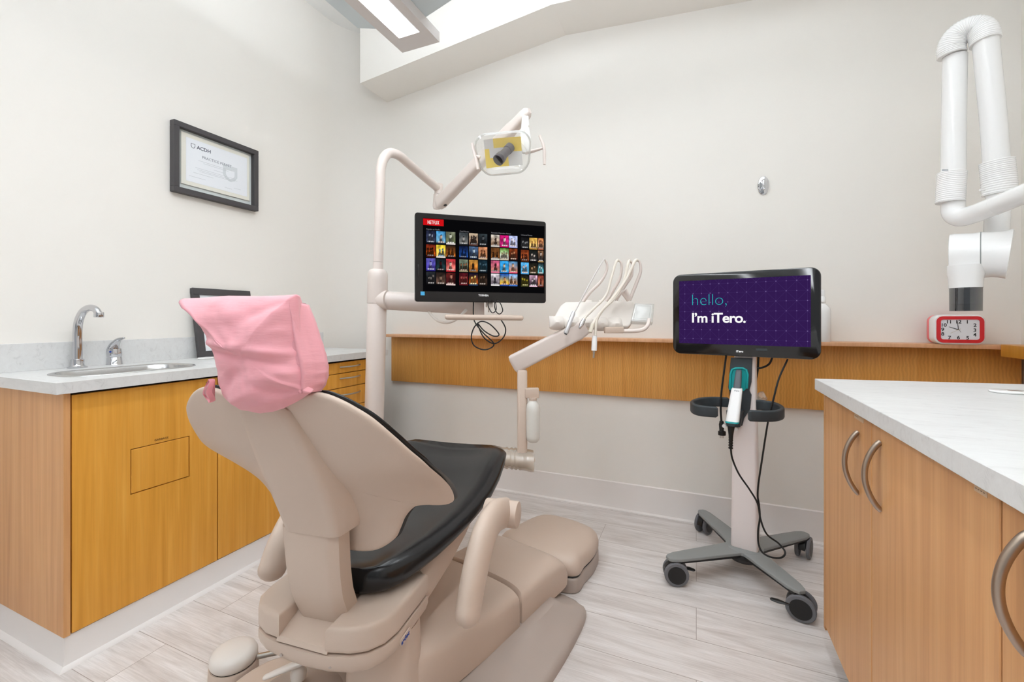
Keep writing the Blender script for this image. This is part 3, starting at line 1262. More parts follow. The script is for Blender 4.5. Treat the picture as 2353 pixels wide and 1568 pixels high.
# pink disposable cover over the headrest
YP = -.235
HCM = MCH @ T(0, YP, 1.05)
HC = thing('headrest_cover', 'pink crepe paper cover pulled over the headrest of the dental chair', 'cover', HCM)
sil = [(600, 950), (560, 943), (518, 915), (511, 890), (510, 860), (503, 815), (494, 778), (468, 735), (443, 706), (423, 687), (470, 684), (530, 680), (600, 681), (650, 679), (681, 677), (684, 700), (688, 745), (690, 790), (698, 830), (703, 860), (706, 888), (714, 903), (690, 918), (655, 938), (630, 946)]
SO = []
for i in range(len(sil)):
    a_, b_ = Vector(sil[i]), Vector(sil[(i + 1) % len(sil)])
    for k in range(6):
        SO.append(a_.lerp(b_, k / 6))
cpix = Vector((598, 815))


def seg_d(p, a, b):
    a, b = Vector(a), Vector(b)
    t = max(0, min(1, (p - a).dot(b - a) / (b - a).length_squared))
    return (p - a - (b - a) * t).length, t


FOLDS = [((500, 785), (700, 812), 9, .010), ((520, 800), (690, 838), 8, -.006), ((430, 690), (512, 800), 12, .012), ((590, 735), (680, 690), 14, -.010), ((520, 690), (600, 740), 16, .007),
         ((545, 930), (640, 890), 12, .010), ((640, 890), (712, 896), 9, -.010), ((515, 905), (600, 850), 14, -.006), ((560, 940), (700, 905), 5, .008), ((548, 795), (575, 782), 5, -.005), ((600, 870), (700, 850), 10, .005)]


def cover_pt(q, t, side):
    p = cpix.lerp(q, t)
    x = chy(p.x, p.y, YP)
    bul = max(0, 1 - t ** 3.2)
    y = (-.045 if side < 0 else .055) * bul ** .8
    for a, b_, wd, am in FOLDS:
        d, tt = seg_d(p, a, b_)
        y -= am * math.exp(-(d / wd) ** 2) * (1 - .3 * tt) * (1 if side < 0 else .3) * min(1, 4 * (1 - t) + .25)
    y += .006 * noise.noise(Vector((p.x / 55, p.y / 40, 3.1 * side))) + .0025 * noise.noise(Vector((p.x / 18, p.y / 16, 9 + side)))
    return MCH @ Vector((x.x, YP + y, x.z))


mb = MB()
ts = [.06, .14, .22, .3, .38, .46, .54, .62, .7, .77, .83, .88, .92, .955, .98, 1.0]
rings = [[cover_pt(q, t, -1) for q in SO] for t in ts] + [[cover_pt(q, t, 1) for q in SO] for t in reversed(ts[:-1])]
mb.loft(rings)
mb.build('crepe_bag', M_PINK, HC, angle=180)
# gathered side flap of the bag
mb = MB()
fl = [((683, 690), (686, 700)), ((687, 745), (703, 742)), ((690, 775), (713, 775)), ((694, 800), (722, 802)), ((702, 830), (730, 832)), ((705, 860), (733, 858)), ((706, 885), (729, 882)), ((712, 900), (716, 905))]
R0, R1, R2, R3 = [], [], [], []
n = len(fl)
rows = []
for i in range((n - 1) * 6 + 1):
    k, f = min(i // 6, n - 2), i / 6 - min(i // 6, n - 2)
    a_ = Vector(fl[k][0]).lerp(Vector(fl[k + 1][0]), f)
    b_ = Vector(fl[k][1]).lerp(Vector(fl[k + 1][1]), f)
    row = []
    for j in range(9):
        p = a_.lerp(b_, j / 8)
        q = chy(p.x, p.y, YP + .01)
        y = YP - .012 + .05 * (j / 8) ** 1.3 + .0018 * math.sin(i * 1.1 + j * .4) * (j / 8) * (i / 45)
        if j in (2, 3):
            y -= .008
        row.append(Vector((q.x, y, q.z)))
    rows.append(row)
rings = []
for row in rows:
    fr = [MCH @ p for p in row]
    bk = [MCH @ (p + Vector((-.012, .03 * math.sin(math.pi * j / 8) + .002, 0))) for j, p in reversed(list(enumerate(row)))]
    rings.append(fr + bk)
mb.loft(rings)
mb.build('side_flap', M_PINK, HC, angle=180)
mb = MB()
tq = smooth_pts([Vector((u, v, 0)) for u, v in ((517, 868), (508, 871), (503, 880), (505, 890), (496, 898), (489, 904), (493, 911), (506, 915), (521, 917), (525, 890))], 4, True)
rings = []
for o_, k_ in ((-.030, .94), (-.034, 1.0), (-.026, 1.0), (-.022, .94)):
    ring = []
    for i, p in enumerate(tq):
        u, v = lerp(506, p.x, k_), lerp(892, p.y, k_)
        q = chy(u, v, YP)
        ring.append(MCH @ Vector((q.x, YP + o_ + .004 * math.sin((v - 860) / 7) + .0006 * (512 - u), q.z)))
    rings.append(ring)
mb.loft(rings)
mb.build('tail', M_PINK, HC)

# foot control on the floor behind the chair
# rear housing of the chair's lift with its lever and swivel disc
b = MB()
b.prism(plan([(-1.225, .74), (-1.23, .90), (-1.17, .985), (-1.02, 1.0), (-.93, .92), (-.90, .76), (-1.0, .66), (-1.17, .67)], 5), 0.0, .066, bev=.018)
b.build('rear_housing', M_TAUPE, CH)
b = MB()
b.tube([P(612, 1556, 1.19), P(650, 1540, 1.2), P(690, 1523, 1.215), P(725, 1506, 1.23)], [.010, .0125, .014, .014], 14, sx=.55, sy=1.0, up=(0, 0, 1), round_end=True, n=4)
b.build('release_lever', M_OFFW, CH, angle=60)
b = MB()
kq = P(686, 1562, 1.22)
b.lathe([(0, 0), (.02, .004), (.0215, .02), (.016, .038), (.006, .044), (0, .045)], T(*kq))
b.build('knob', M_OFFW, CH, angle=70)
b = MB()
b.lathe([(0, .066), (.125, .066), (.128, .072), (.125, .085), (.10, .09), (0, .09)], T(-.99, .845, 0), seg=48)
b.build('swivel_disc', M_TAUPE_D, CH)
FC = thing('foot_control', 'round taupe foot pedal on the floor at the rear of the dental chair', 'foot control', T(-1.318, .905, 0))
Mp = T(-1.318, .905, 0)
b = MB()
b.lathe([(0, .0), (.068, .0), (.07, .02), (.069, .05), (.067, .053), (.0, .053)], Mp, sy=.95)
b.build('pedal_base', M_TAUPE, FC)
b = MB()
b.lathe([(0, .053), (.063, .053), (.063, .056), (0, .056)], Mp, sy=.95)
b.build('pedal_gap', M_BLACK, FC)
b = MB()
b.lathe([(0, .056), (.064, .056), (.067, .062), (.067, .076), (.061, .088), (.045, .095), (.02, .098), (0, .0985)], Mp, seg=48, sy=.95)
b.build('pedal', M_OFFW, FC, angle=80)
b = MB()
b.cyl((-1.26, .94, .06), (-1.17, .99, .075), .008)
b.build('link_rod', M_STEEL, FC)

# ================================================================== equipment post beside the chair
def at(u, v, d):
    return P(u, v, d)


PC = P(863, 800, 2.15)
EP = thing('equipment_post', 'tall cream post beside the chair with bent top pipe and monitor arm', 'equipment post', T(PC.x, PC.y, 0))
tl = Vector((CS, SN, 0)) * .0026            # slight lean


def pz(z, r=0):
    return Vector((PC.x, PC.y, z)) + Vector((CS, SN, 0)) * (.026 * (z - .9))


b = MB()
b.cyl(pz(0), pz(.583), .0462, seg=40)
b.cyl(pz(.586), pz(1.188), .0462, seg=40, bev=.0012)
b.build('column', M_CREAM, EP, angle=50)
b = MB()
ax = (pz(1.4) - pz(1.19)).normalized()
q = [(0.0482, 1.1895), (.0487, 1.192), (.0487, 1.31), (.0478, 1.335), (.042, 1.350), (.034, 1.356), (.026, 1.358)]
b._ringtube([pz(z) for r, z in q], [r for r, z in q], 40)
b.build('collar', M_CREAM, EP, angle=60)
b = MB()
b.cyl(pz(1.35), pz(1.392), .0248, seg=32)
b.cyl(pz(1.3935), pz(1.42), .0242, seg=32)
e0 = pz(1.41)
pts = [e0, pz(1.55), pz(1.70), pz(1.80)]
D2 = [2.15, 2.16, 2.19, 2.24]
for (u, v), d in zip([(874, 392), (881, 366), (895, 352), (917, 358)], D2):
    pts.append(P(u, v, d))
for t in (.25, .5, .75, 1):
    pts.append(P(lerp(917, 1007, t), lerp(358, 434, t), lerp(2.24, 2.62, t)))
b.tube(pts, .0238, 24, n=6)
b.build('bent_pipe', M_CREAM, EP, angle=60)
b = MB()
j = P(1008, 434, 2.62)
b._ringtube([j + Vector((0, 0, .032)), j + Vector((0, 0, .028)), j + Vector((0, 0, -.035))], [.016, .0255, .0255], 28)
b.build('elbow', M_CREAM, EP, angle=50)
b = MB()
b.tube([P(880, 690, 2.15), P(960, 695, 2.2), P(1085, 703, 2.24)], .0465, 28, round_end=True)
b.build('monitor_arm', M_CREAM, EP, angle=60)
b = MB()
b.cyl(P(868, 690, 2.15), P(891, 690, 2.14), .0475, seg=32)
b.build('arm_boss', M_CREAM, EP)
b = MB()
b.tube([P(985, 716, 2.2), P(995, 728, 2.15), P(1010, 739, 2.1), P(1030, 741, 2.06), P(1050, 733, 2.03), P(1072, 712, 2.05)], .007, 10, n=6)
b.build('hose', M_OFFW, EP)

# operatory light on the post's end
LD = Vector((0, 0, 0))
OL = thing('operatory_light', 'cream dental operatory light with clear shield on a sloping spring arm', 'dental light', T(*P(1008, 470, 2.62)))
b = MB()
j2 = P(1004, 462, 2.62)
b._ringtube([P(1006, 448, 2.62), P(1004, 475, 2.62), P(1003, 481, 2.62)], [.0255, .0255, .018], 28)
b.build('joint', M_CREAM, OL, angle=50)
b = MB()
A0, A1 = P(1010, 468, 2.60), P(1207, 264, 2.10)
ad = (A1 - A0).normalized()
sidev = ad.cross(Vector((0, 0, 1))).normalized()
upv = sidev.cross(ad)
rings = []
for t, wd, hd in ((-.025, .014, .016), (-.01, .026, .034), (.03, .030, .041), (.5, .028, .037), (.86, .026, .034), (.9, .023, .030), (.98, .023, .029), (1.02, .02, .026), (1.04, .010, .014)):
    c = A0.lerp(A1, t)
    rings.append([c + sidev * x + upv * y for x, y in rrect(2 * wd, 2 * hd, min(wd, hd) * .75, 5)])
b.loft(rings)
b.build('spring_arm', M_CREAM, OL, angle=50)
b = MB()
b.cyl(A0 + ad * .045 - upv * .034, A0 + ad * .045 - upv * .043, .010, seg=14)
b.build('pin', M_BLACK, OL)
# head
HCp = P(1157, 352, 1.98)
nrm = (Vector((0, 0, CAM_H)) - HCp).normalized() + Vector((CS, SN, 0)) * -.25 + Vector((0, 0, -.12))
nrm.normalize()
xh = (Vector((CS, SN, 0)) + Vector((0, 0, .09))).normalized()
MH = frame(HCp, xh - nrm * xh.dot(nrm), z=nrm)
MH = frame(HCp, xh, y=(nrm.cross(xh)))
b = MB()
rings = []
sh = lambda w_, h_, r: rrect(w_, h_, r, 8)
for z, wd, hd, r, dx in ((-.075, .11, .09, .04, .0), (-.06, .17, .13, .05, .0), (-.02, .225, .17, .06, 0), (.02, .243, .182, .06, 0), (.034, .238, .178, .058, 0), (.04, .222, .164, .054, 0)):
    # narrower lower edge like the photographed shield
    ring = []
    for x, y in sh(wd, hd, r):
        k = 1 + .1 * y / .09
        ring.append(MH @ Vector((x * k, y, z)))
    rings.append(ring)
b.loft(rings, caps=False)
b.faces([MH.inverted() @ p for p in rings[-1]], [tuple(range(len(rings[-1])))], MH)
b.build('shield', M_CLEAR, OL, angle=50)
b = MB()
n_ = len(rings[0])
for z, wd, hd, dz in ((.036, .246, .186, .006),):
    b.tube([MH @ Vector((x * (1 + .1 * y / .09), y, .030)) for x, y in sh(.236, .176, .058)], .0042, 8, closed=True)
b.build('shield_rim', M_BAG, OL)
b = MB()
# dished reflector built of facets with gold bands
gw = 9
grid = {}
for i in range(gw):
    for k in range(7):
        x, y = -.085 + .17 * i / (gw - 1), -.062 + .124 * k / 6
        z = -.055 + 3.2 * (x * x + y * y) + .006 * math.sin(i * 1.3) * 0
        grid[i, k] = b.bm.verts.new(MH @ Vector((x, y, z)))
for i in range(gw - 1):
    for k in range(6):
        f = b.bm.faces.new([grid[i, k], grid[i + 1, k], grid[i + 1, k + 1], grid[i, k + 1]])
        gold = (i in (2, 3, 4) and k >= 4) or (i >= 5 and k >= 3) or (i == 0 and k in (2, 3)) or (i in (0, 1, 2, 3, 4) and k <= 1)
        f.material_index = 1 if gold else 0
b.build('reflector', [M_WHITE, M_GOLDR], OL, angle=60)
b = MB()
b0, b1 = MH @ Vector((.035, .02, -.045)), MH @ Vector((-.028, -.026, .035))
b._ringtube([b0, b0.lerp(b1, .25), b0.lerp(b1, .26), b0.lerp(b1, .68), b0.lerp(b1, .7), b0.lerp(b1, .78), b0.lerp(b1, .8), b1], [.022, .022, .019, .021, .0245, .0245, .026, .026], 24)
b.build('bulb_shroud', mat('shroud_grey', srgb(78, 72, 76), .4), OL, angle=40)
b = MB()
b.cyl(b1, b1 + (b1 - b0).normalized() * .002, .0225, seg=24)
b.build('shroud_cap', M_BLACK, OL)
for sgn, pts_, stub in ((-1, [(1085, 330), (1092, 358), (1099, 390)], (1103, 363)), (1, [(1240, 312), (1250, 340), (1251, 378)], (1207, 352))):
    b = MB()
    dd = 1.95 if sgn < 0 else 2.02
    b.tube([P(u, v, dd) for u, v in pts_], [.008, .0095, .008], 12, n=6, sx=.8, sy=1.2)
    mid = P(*pts_[1], dd)
    b.tube([mid, mid.lerp(P(*stub, dd), .5), P(*stub, dd)], [.006, .011, .012], 12, sx=.7)
    b.build('handle', M_CREAM, OL, angle=50)
b = MB()
y0, y1 = P(1207, 268, 2.09), P(1206, 352, 2.02)
rings = []
for t, hw_, th in ((0, .016, .014), (.3, .019, .012), (.6, .027, .014), (.85, .024, .018), (1, .012, .012)):
    c = y0.lerp(y1, t)
    rings.append([c + Vector((CS, SN, 0)) * x + Vector((SN, -CS, 0)) * y for x, y in rrect(2 * hw_, 2 * th, min(hw_, th) * .6, 4)])
b.loft(rings)
b.build('yoke', M_WHITE, OL, angle=45)
b = MB()
for u, v in ((1215, 291), (1205, 303)):
    p = P(u, v, 2.03)
    b.cyl(p, p + Vector((SN, -CS, 0)) * .012, .0035, seg=10)
b.build('screw', M_STEEL, OL)

# ================================================================== television
TVBL, TVBR = P(953.5, 692, 1.91), P(1255, 696, 2.10)
TVBL.z = TVBR.z = 1.189
MTV = frame(TVBL, TVBR - TVBL, y=(0, 0, 1))
TW = (TVBR - TVBL).length
THH = 1.582 - 1.189
TVc = TVBL.lerp(TVBR, .5)
TV = thing('television', 'black flat television showing rows of film posters on the cream post arm', 'television', T(TVc.x, TVc.y, TVBL.z))


def on_plane(u, v, M):
    r = ray(u, v)
    o = Vector((0, 0, CAM_H))
    n = Vector((M[0][2], M[1][2], M[2][2]))
    d = (M.translation - o).dot(n) / r.dot(n)
    return M.inverted() @ (o + r * d)


zt_ = lambda zx, zy: on_plane(940 + zx * 340 / 1568, 480 + zy * 340 / 1568, MTV)
s0, s1 = zt_(147, 95), zt_(1405, 893)
SX0, SX1 = s0.x, zt_(1433, 500).x
SY1, SY0 = s0.y, zt_(700, 884).y
b = MB()
out = rrect(TW, THH, .012, 4, TW / 2, THH / 2)
inn = [(SX1 if x > TW / 2 else SX0, SY1 if y > THH / 2 else SY0) for x, y in out]
rings = []
for pts_, z in ((shrink(out, .03), -.05), (out, -.03), (out, -.003), (inset(out, .003), 0)):
    rings.append([MTV @ Vector((p[0], p[1], z)) for p in pts_])
rings.append([MTV @ Vector((x, y, 0)) for x, y in inn])
rings.append([MTV @ Vector((x, y, -.004)) for x, y in inn])
b.loft(rings, caps=True)
b.build('bezel', M_TVB, TV, angle=40)
b = MB()
b.box(SX0, SX1, SY0, SY1, -.0038, -.0032, M=MTV)
SCN = b.build('screen', M_SCR_BLACK, TV, flat=True)
b = MB()
r0, r1 = zt_(150, 97), zt_(368, 184)
b.box(r0.x, r1.x, r1.y, r0.y - .001, -.003, -.0028, M=MTV)
b.build('red_banner', M_SCR_RED, SCN, flat=True)
p = zt_(195, 155)
text('lettering', 'NETFLIX', .0225, M_SCR_WHITE, MTV @ T(p.x, p.y - .001, -.0026) @ Matrix.Diagonal((.56, 1, 1, 1)), SCN, bold=.0002, spacing=1.1)
for tx, x, y in (('Popular on Netflix', 182, 220), ('Cool Movies', 537, 243), ('Romantic Opposites Attract', 872, 258), ('Universal Movies', 1188, 282)):
    p = zt_(x, y)
    text('lettering', tx, .0088, M_SCR_GREY, MTV @ T(p.x, p.y, -.0026), SCN, spacing=.95)
random.seed(5)
me = bpy.data.meshes.new('posters')
PV, PF, PCc = [], [], []
POST = [
    # sky, body, figure, band for each poster, row by row inside a group of three columns
    [((30, 34, 52), (52, 58, 84), (150, 158, 178), (20, 22, 34)), ((70, 150, 205), (110, 160, 190), (200, 170, 150), (30, 40, 50)), ((120, 124, 104), (92, 100, 70), (210, 214, 196), (220, 210, 205)),
     ((96, 30, 22), (196, 84, 20), (30, 16, 14), (60, 14, 14)), ((236, 210, 60), (220, 180, 90), (60, 120, 160), (225, 215, 205)), ((40, 28, 22), (176, 96, 34), (60, 34, 22), (26, 18, 18)),
     ((96, 92, 180), (70, 60, 150), (150, 150, 205), (40, 36, 110)), ((18, 22, 26), (34, 60, 64), (60, 24, 26), (12, 14, 16)), ((196, 50, 58), (210, 120, 110), (226, 190, 170), (190, 40, 50)),
     ((40, 44, 48), (22, 22, 26), (120, 112, 108), (14, 14, 16)), ((34, 26, 24), (110, 84, 72), (150, 120, 100), (20, 16, 16)), ((92, 30, 28), (60, 24, 26), (196, 130, 110), (224, 200, 196))],
    [((60, 66, 70), (110, 110, 108), (180, 176, 170), (40, 42, 46)), ((196, 176, 150), (140, 110, 90), (40, 34, 34), (90, 60, 54)), ((50, 58, 62), (26, 30, 34), (84, 88, 92), (16, 18, 22)),
     ((14, 22, 50), (40, 86, 170), (20, 30, 60), (14, 18, 36)), ((90, 120, 160), (40, 50, 70), (190, 210, 226), (24, 34, 56)), ((210, 140, 100), (190, 130, 90), (110, 60, 40), (210, 180, 150)),
     ((120, 130, 110), (70, 90, 80), (140, 90, 60), (150, 140, 110)), ((206, 150, 70), (170, 100, 40), (30, 24, 20), (130, 90, 50)), ((20, 36, 46), (34, 66, 80), (70, 96, 110), (12, 22, 30)),
     ((70, 18, 26), (110, 30, 36), (170, 90, 80), (90, 20, 30)), ((12, 16, 40), (190, 90, 30), (250, 214, 120), (40, 60, 90)), ((22, 18, 16), (60, 44, 36), (110, 84, 66), (26, 20, 18))],
    [((196, 190, 180), (150, 120, 96), (60, 46, 40), (210, 204, 196)), ((206, 26, 116), (196, 40, 120), (240, 220, 214), (200, 20, 110)), ((176, 186, 230), (190, 196, 232), (236, 214, 220), (170, 176, 226)),
     ((90, 56, 30), (130, 80, 40), (40, 24, 18), (220, 214, 206)), ((84, 130, 50), (226, 226, 216), (140, 120, 90), (200, 190, 170)), ((110, 50, 24), (80, 36, 24), (206, 140, 100), (30, 16, 16)),
     ((206, 90, 130), (190, 120, 110), (60, 30, 34), (226, 120, 150)), ((50, 150, 214), (60, 160, 220), (226, 200, 160), (40, 120, 190)), ((90, 150, 200), (180, 120, 100), (226, 180, 150), (226, 90, 120)),
     ((216, 210, 214), (120, 110, 120), (50, 46, 56), (230, 226, 226)), ((30, 80, 170), (230, 180, 60), (220, 150, 90), (40, 70, 150)), ((110, 160, 214), (200, 150, 110), (140, 90, 60), (60, 110, 190))],
    [((20, 20, 22), (44, 44, 46), (130, 130, 130), (14, 14, 16)), ((206, 160, 70), (226, 190, 120), (150, 90, 40), (180, 130, 50)), ((190, 120, 70), (220, 170, 130), (130, 60, 40), (160, 90, 60)),
     ((120, 50, 24), (170, 90, 50), (60, 24, 18), (80, 40, 20)), ((26, 28, 26), (40, 40, 42), (206, 190, 180), (20, 20, 22)), ((150, 110, 80), (40, 34, 34), (206, 190, 180), (170, 140, 90)),
     ((84, 170, 226), (90, 180, 230), (226, 190, 180), (80, 160, 216)), ((24, 24, 20), (70, 60, 40), (190, 150, 110), (30, 34, 24)), ((30, 40, 44), (110, 206, 220), (226, 240, 240), (50, 40, 36)),
     ((26, 26, 20), (50, 46, 30), (176, 160, 40), (60, 60, 30)), ((226, 180, 206), (60, 46, 56), (214, 196, 200), (230, 190, 210)), ((120, 50, 40), (190, 120, 90), (80, 30, 30), (90, 40, 36))]]
GX = [(182, 289, 394, 98, 228, 242), (533, 637, 737, 93, 250, 264), (870, 966, 1060, 90, 272, 285), (1187, 1277, 1368, 84, 300, 310)]
ROWS = [0, 150, 296, 440]
for g, (xa, xb, xc, wd, yt0, yt2) in enumerate(GX):
    sc = wd / 98
    a = zt_(xa, yt0)
    for c_, xs in enumerate((xa, xb, xc)):
        xl = zt_(xs, yt0).x
        xr = zt_(xs + wd, yt0).x
        if xr > SX1 - .003:
            xr = SX1 - .003
        pitch = (zt_(xa, yt0).y - zt_(xa - 20 * sc, yt0 + 440 * (1 - .09 * g / 3)).y) / 3
        for r_ in range(4):
            yt = a.y - r_ * pitch
            yb = yt - pitch * .93
            sky, body, fig, band = POST[g][r_ * 3 + c_]
            nx, ny = 16, 22
            rr = random.Random(g * 100 + r_ * 10 + c_)
            k = rr.choice((1, 1, 2, 2, 3))
            hx = [(i + 1) / (k + 1) + rr.uniform(-.06, .06) for i in range(k)]
            hy = [rr.uniform(.26, .46) for i in range(k)]
            hr = .17 if k == 1 else .12
            base = len(PV)
            for yi in range(ny + 1):
                for xi in range(nx + 1):
                    PV.append(MTV @ Vector((lerp(xl, xr, xi / nx), lerp(yb, yt, yi / ny), -.0027)))
                    fx, fy = xi / nx, 1 - yi / ny
                    cc = [lerp(sky[q], body[q], min(1, fy * 1.3)) for q in range(3)]
                    cl = noise.noise(Vector((fx * 3.1 + g * 7, fy * 3.7 + r_ * 5, c_ * 3.3)))
                    cc = [v * (1 + .45 * cl) for v in cc]
                    for i in range(k):
                        dx_ = fx - hx[i]
                        if (dx_ / (hr * .75)) ** 2 + ((fy - hy[i]) / hr) ** 2 < 1:
                            sh_ = .75 + 1.6 * (dx_ + .08)
                            cc = [v * sh_ for v in fig]
                            if fy < hy[i] - hr * .45:
                                cc = [v * .3 for v in body]
                        elif fy > hy[i] + hr * .9 and abs(dx_) < hr * .8 + .28 * (fy - hy[i] - hr):
                            cc = [(.3 * fig[q] + .4 * body[q]) * (.6 + .8 * (dx_ + .1)) for q in range(3)]
                    if fy > .9:
                        cc = list(band)
                    elif .80 < fy <= .88 and .15 < fx < .85 and (xi * 7 + c_ * 3 + r_) % 4 != 0:
                        cc = [min(255, v * .5 + 120) for v in fig]
                    PCc.append(srgb(*[max(0, min(255, v)) for v in cc]))
            for yi in range(ny):
                for xi in range(nx):
                    PF.append([base + yi * (nx + 1) + xi, base + yi * (nx + 1) + xi + 1, base + (yi + 1) * (nx + 1) + xi + 1, base + (yi + 1) * (nx + 1) + xi])
me.from_pydata([MATS['television'].inverted() @ v for v in PV], [], PF)
ca = me.color_attributes.new('col', 'FLOAT_COLOR', 'POINT')
for i, c_ in enumerate(PCc):
    ca.data[i].color = c_
me.materials.append(M_POST)
po = bpy.data.objects.new('poster_grid', me)
COL.objects.link(po)
po.parent = SCN
p = zt_(735, 927)
text('lettering', 'TOSHIBA', .0118, M_LOGO, MTV @ T(p.x, p.y, .0004), TV, bold=.0005)
b = MB()
p, q = zt_(122, 917), zt_(165, 878)
b.box(p.x, q.x, p.y, q.y, -.001, .0006, M=MTV)
b.build('sticker', M_STICK, TV, flat=True)
b = MB()
p = zt_(100, 590)
b.box(p.x - .003, p.x + .002, p.y - .055, p.y, -.001, .002, .0008, M=MTV)
b.build('side_buttons', M_BLACKG, TV)
b = MB()
b.box(TW * .44, TW * .56, .10, .22, -.16, -.045, .004, M=MTV)
b.box(TW * .46, TW * .535, -.075, .12, -.095, -.07, .004, M=MTV)
b.build('mount_bracket', M_CREAM, TV)
b = MB()
b.tube([P(1028, 729, 1.92), P(1112, 730, 1.93), P(1197, 731, 1.94)], .0117, 18, round_end=True)
b.build('grab_bar', M_TAUPE, TV)
b = MB()
b.box(TW * .55, TW * .565, -.045, .01, -.045, -.02, .003, M=MTV)
b.box(TW * .535, TW * .58, -.022, .005, -.05, -.018, .003, M=MTV)
b.build('plug', M_OFFW, TV)

CBL = thing('power_cable', 'black power cable looped in coils hanging under the television', 'cable', T(*P(1100, 760, 1.97)))
b = MB()
b.tube([P(u, v, d) for u, v, d in ((1088, 694, 2.03), (1088, 725, 2.02), (1092, 742, 1.97), (1110, 765, 1.95), (1133, 787, 1.96), (1131, 798, 1.97), (1112, 804, 1.97), (1090, 795, 1.96), (1083, 775, 1.96), (1090, 752, 1.97), (1105, 739, 1.98), (1125, 745, 1.97), (1144, 764, 1.96), (1145, 772, 1.95), (1132, 772, 1.95), (1112, 760, 1.96), (1098, 744, 1.97), (1100, 752, 1.98), (1112, 776, 1.99), (1135, 790, 1.99), (1155, 778, 1.99), (1162, 758, 1.99), (1153, 738, 2.0), (1140, 725, 2.01))], .0029, 8, n=8)
b.build('coil', M_CABLE, CBL)
b = MB()
b.tube([P(u, v, 1.98) for u, v in ((1122, 690), (1122, 704), (1131, 719), (1140, 712), (1139, 695), (1141, 688), (1136, 700), (1140, 716), (1148, 722), (1155, 714), (1150, 698), (1143, 690))], .0022, 8, n=8)
b.build('short_loop', M_CABLE, CBL)

# ================================================================== delivery unit
DU = thing('delivery_unit', 'cream instrument delivery unit on an arm behind the foot of the chair', 'dental delivery unit', T(*P(1200, 1045, 1.93)))
b = MB()
b.tube([P(905, 1041, 2.12), P(1000, 1044, 2.06), P(1100, 1050, 2.0), P(1205, 1058, 1.93)], .047, 24, sx=.62, sy=1.15, round_end=True)
b.build('support_beam', M_TAUPE, DU, angle=60)
b = MB()
random.seed(3)
pts_ = [P(930, 1038, 2.10), P(1020, 1041, 2.045), P(1100, 1046, 2.0), P(1160, 1052, 1.96), P(1190, 1055, 1.94), P(1226, 1060, 1.92)]
sp = smooth_pts(pts_, 8)
rings = []
for i, p in enumerate(sp):
    ring = []
    wr = .004 * math.sin(i * 2.1) if 24 < i < 34 else .002 * math.sin(i * .7)
    for k in range(24):
        a = 2 * math.pi * k / 24
        r = .060 + wr + .003 * noise.noise(Vector((i * .4, k * .5, 0)))
        ring.append(p + Vector((SN, -CS, 0)) * math.cos(a) * r * 1.1 + Vector((0, 0, 1)) * math.sin(a) * r * .72)
    rings.append(ring)
b.loft(rings, caps=False)
b.build('barrier_sleeve', M_FILM, DU, angle=180)
b = MB()
q0, q1 = P(1200, 1045, 1.93), P(1197, 850, 1.93)
q1.x, q1.y = q0.x, q0.y
rings = []
for z in (q0.z - .03, q1.z - .006, q1.z):
    o_ = 0 if z < q1.z - .001 else .004
    rings.append([Vector((q0.x, q0.y, z)) + Vector((CS, SN, 0)) * x + Vector((SN, -CS, 0)) * y for x, y in rrect(.044 - 2 * o_, .05 - 2 * o_, .012, 5)])
b.loft(rings)
b.cyl(Vector((q0.x, q0.y, q1.z)), Vector((q0.x, q0.y, q1.z + .025)), .014)
b.build('upright', M_TAUPE, DU, angle=45)
b = MB()
e0, e1 = P(1178, 838, 1.95), P(1345, 752, 1.86)
ad = (e1 - e0).normalized()
sv = Vector((SN, -CS, 0))
uv = ad.cross(sv).normalized()
if uv.z < 0:
    uv = -uv
rings = []
for t, hh, ww in ((-.012, .026, .022), (0, .038, .030), (.03, .041, .032), (.9, .037, .032), (1.0, .030, .028)):
    c = e0.lerp(e1, t)
    rings.append([c + uv * y + sv * x for x, y in rrect(2 * ww, 2 * hh, .012, 4)])
b.loft(rings)
b.build('flex_arm', M_CREAM, DU, angle=45)
b = MB()
bb0 = P(1206, 903, 1.92)
b.box(0, .062, -.02, .02, -.021, .021, .004, M=frame(bb0, (CS, SN, 0), z=(0, 0, 1)))
b.build('bottle_bracket', M_TAUPE, DU)
WBc = P(1225, 960, 1.90)
WB = thing('water_bottle', 'milky white plastic water bottle hanging from the delivery upright', 'bottle', T(WBc.x, WBc.y, WBc.z))
b = MB()
zv = lambda v: CAM_H + (HY - v) / 1000 * 1.90 - WBc.z
b.lathe([(0, zv(1017)), (.018, zv(1016)), (.027, zv(1011)), (.0295, zv(1003)), (.0305, zv(940)), (.028, zv(930)), (.017, zv(922)), (.0135, zv(919)), (.0135, zv(915))], T(*WBc))
b.build('bottle', M_BOTTLE, WB, angle=60)
b = MB()
b.lathe([(0, zv(920)), (.017, zv(920)), (.017, zv(914.5)), (0, zv(914.5))], T(*WBc))
b.build('cap', M_TAUPE, WB)

# tray head with scalloped instrument rest
tdep = 1.86
MT0 = frame(P(1263, 752, tdep), Vector((CS, SN, 0)) + Vector((0, 0, -.02)), y=Vector((-SN, CS, 0)) * .55 + Vector((0, 0, .84)))
tp = lambda u, v: on_plane(u, v, MT0)
b = MB()
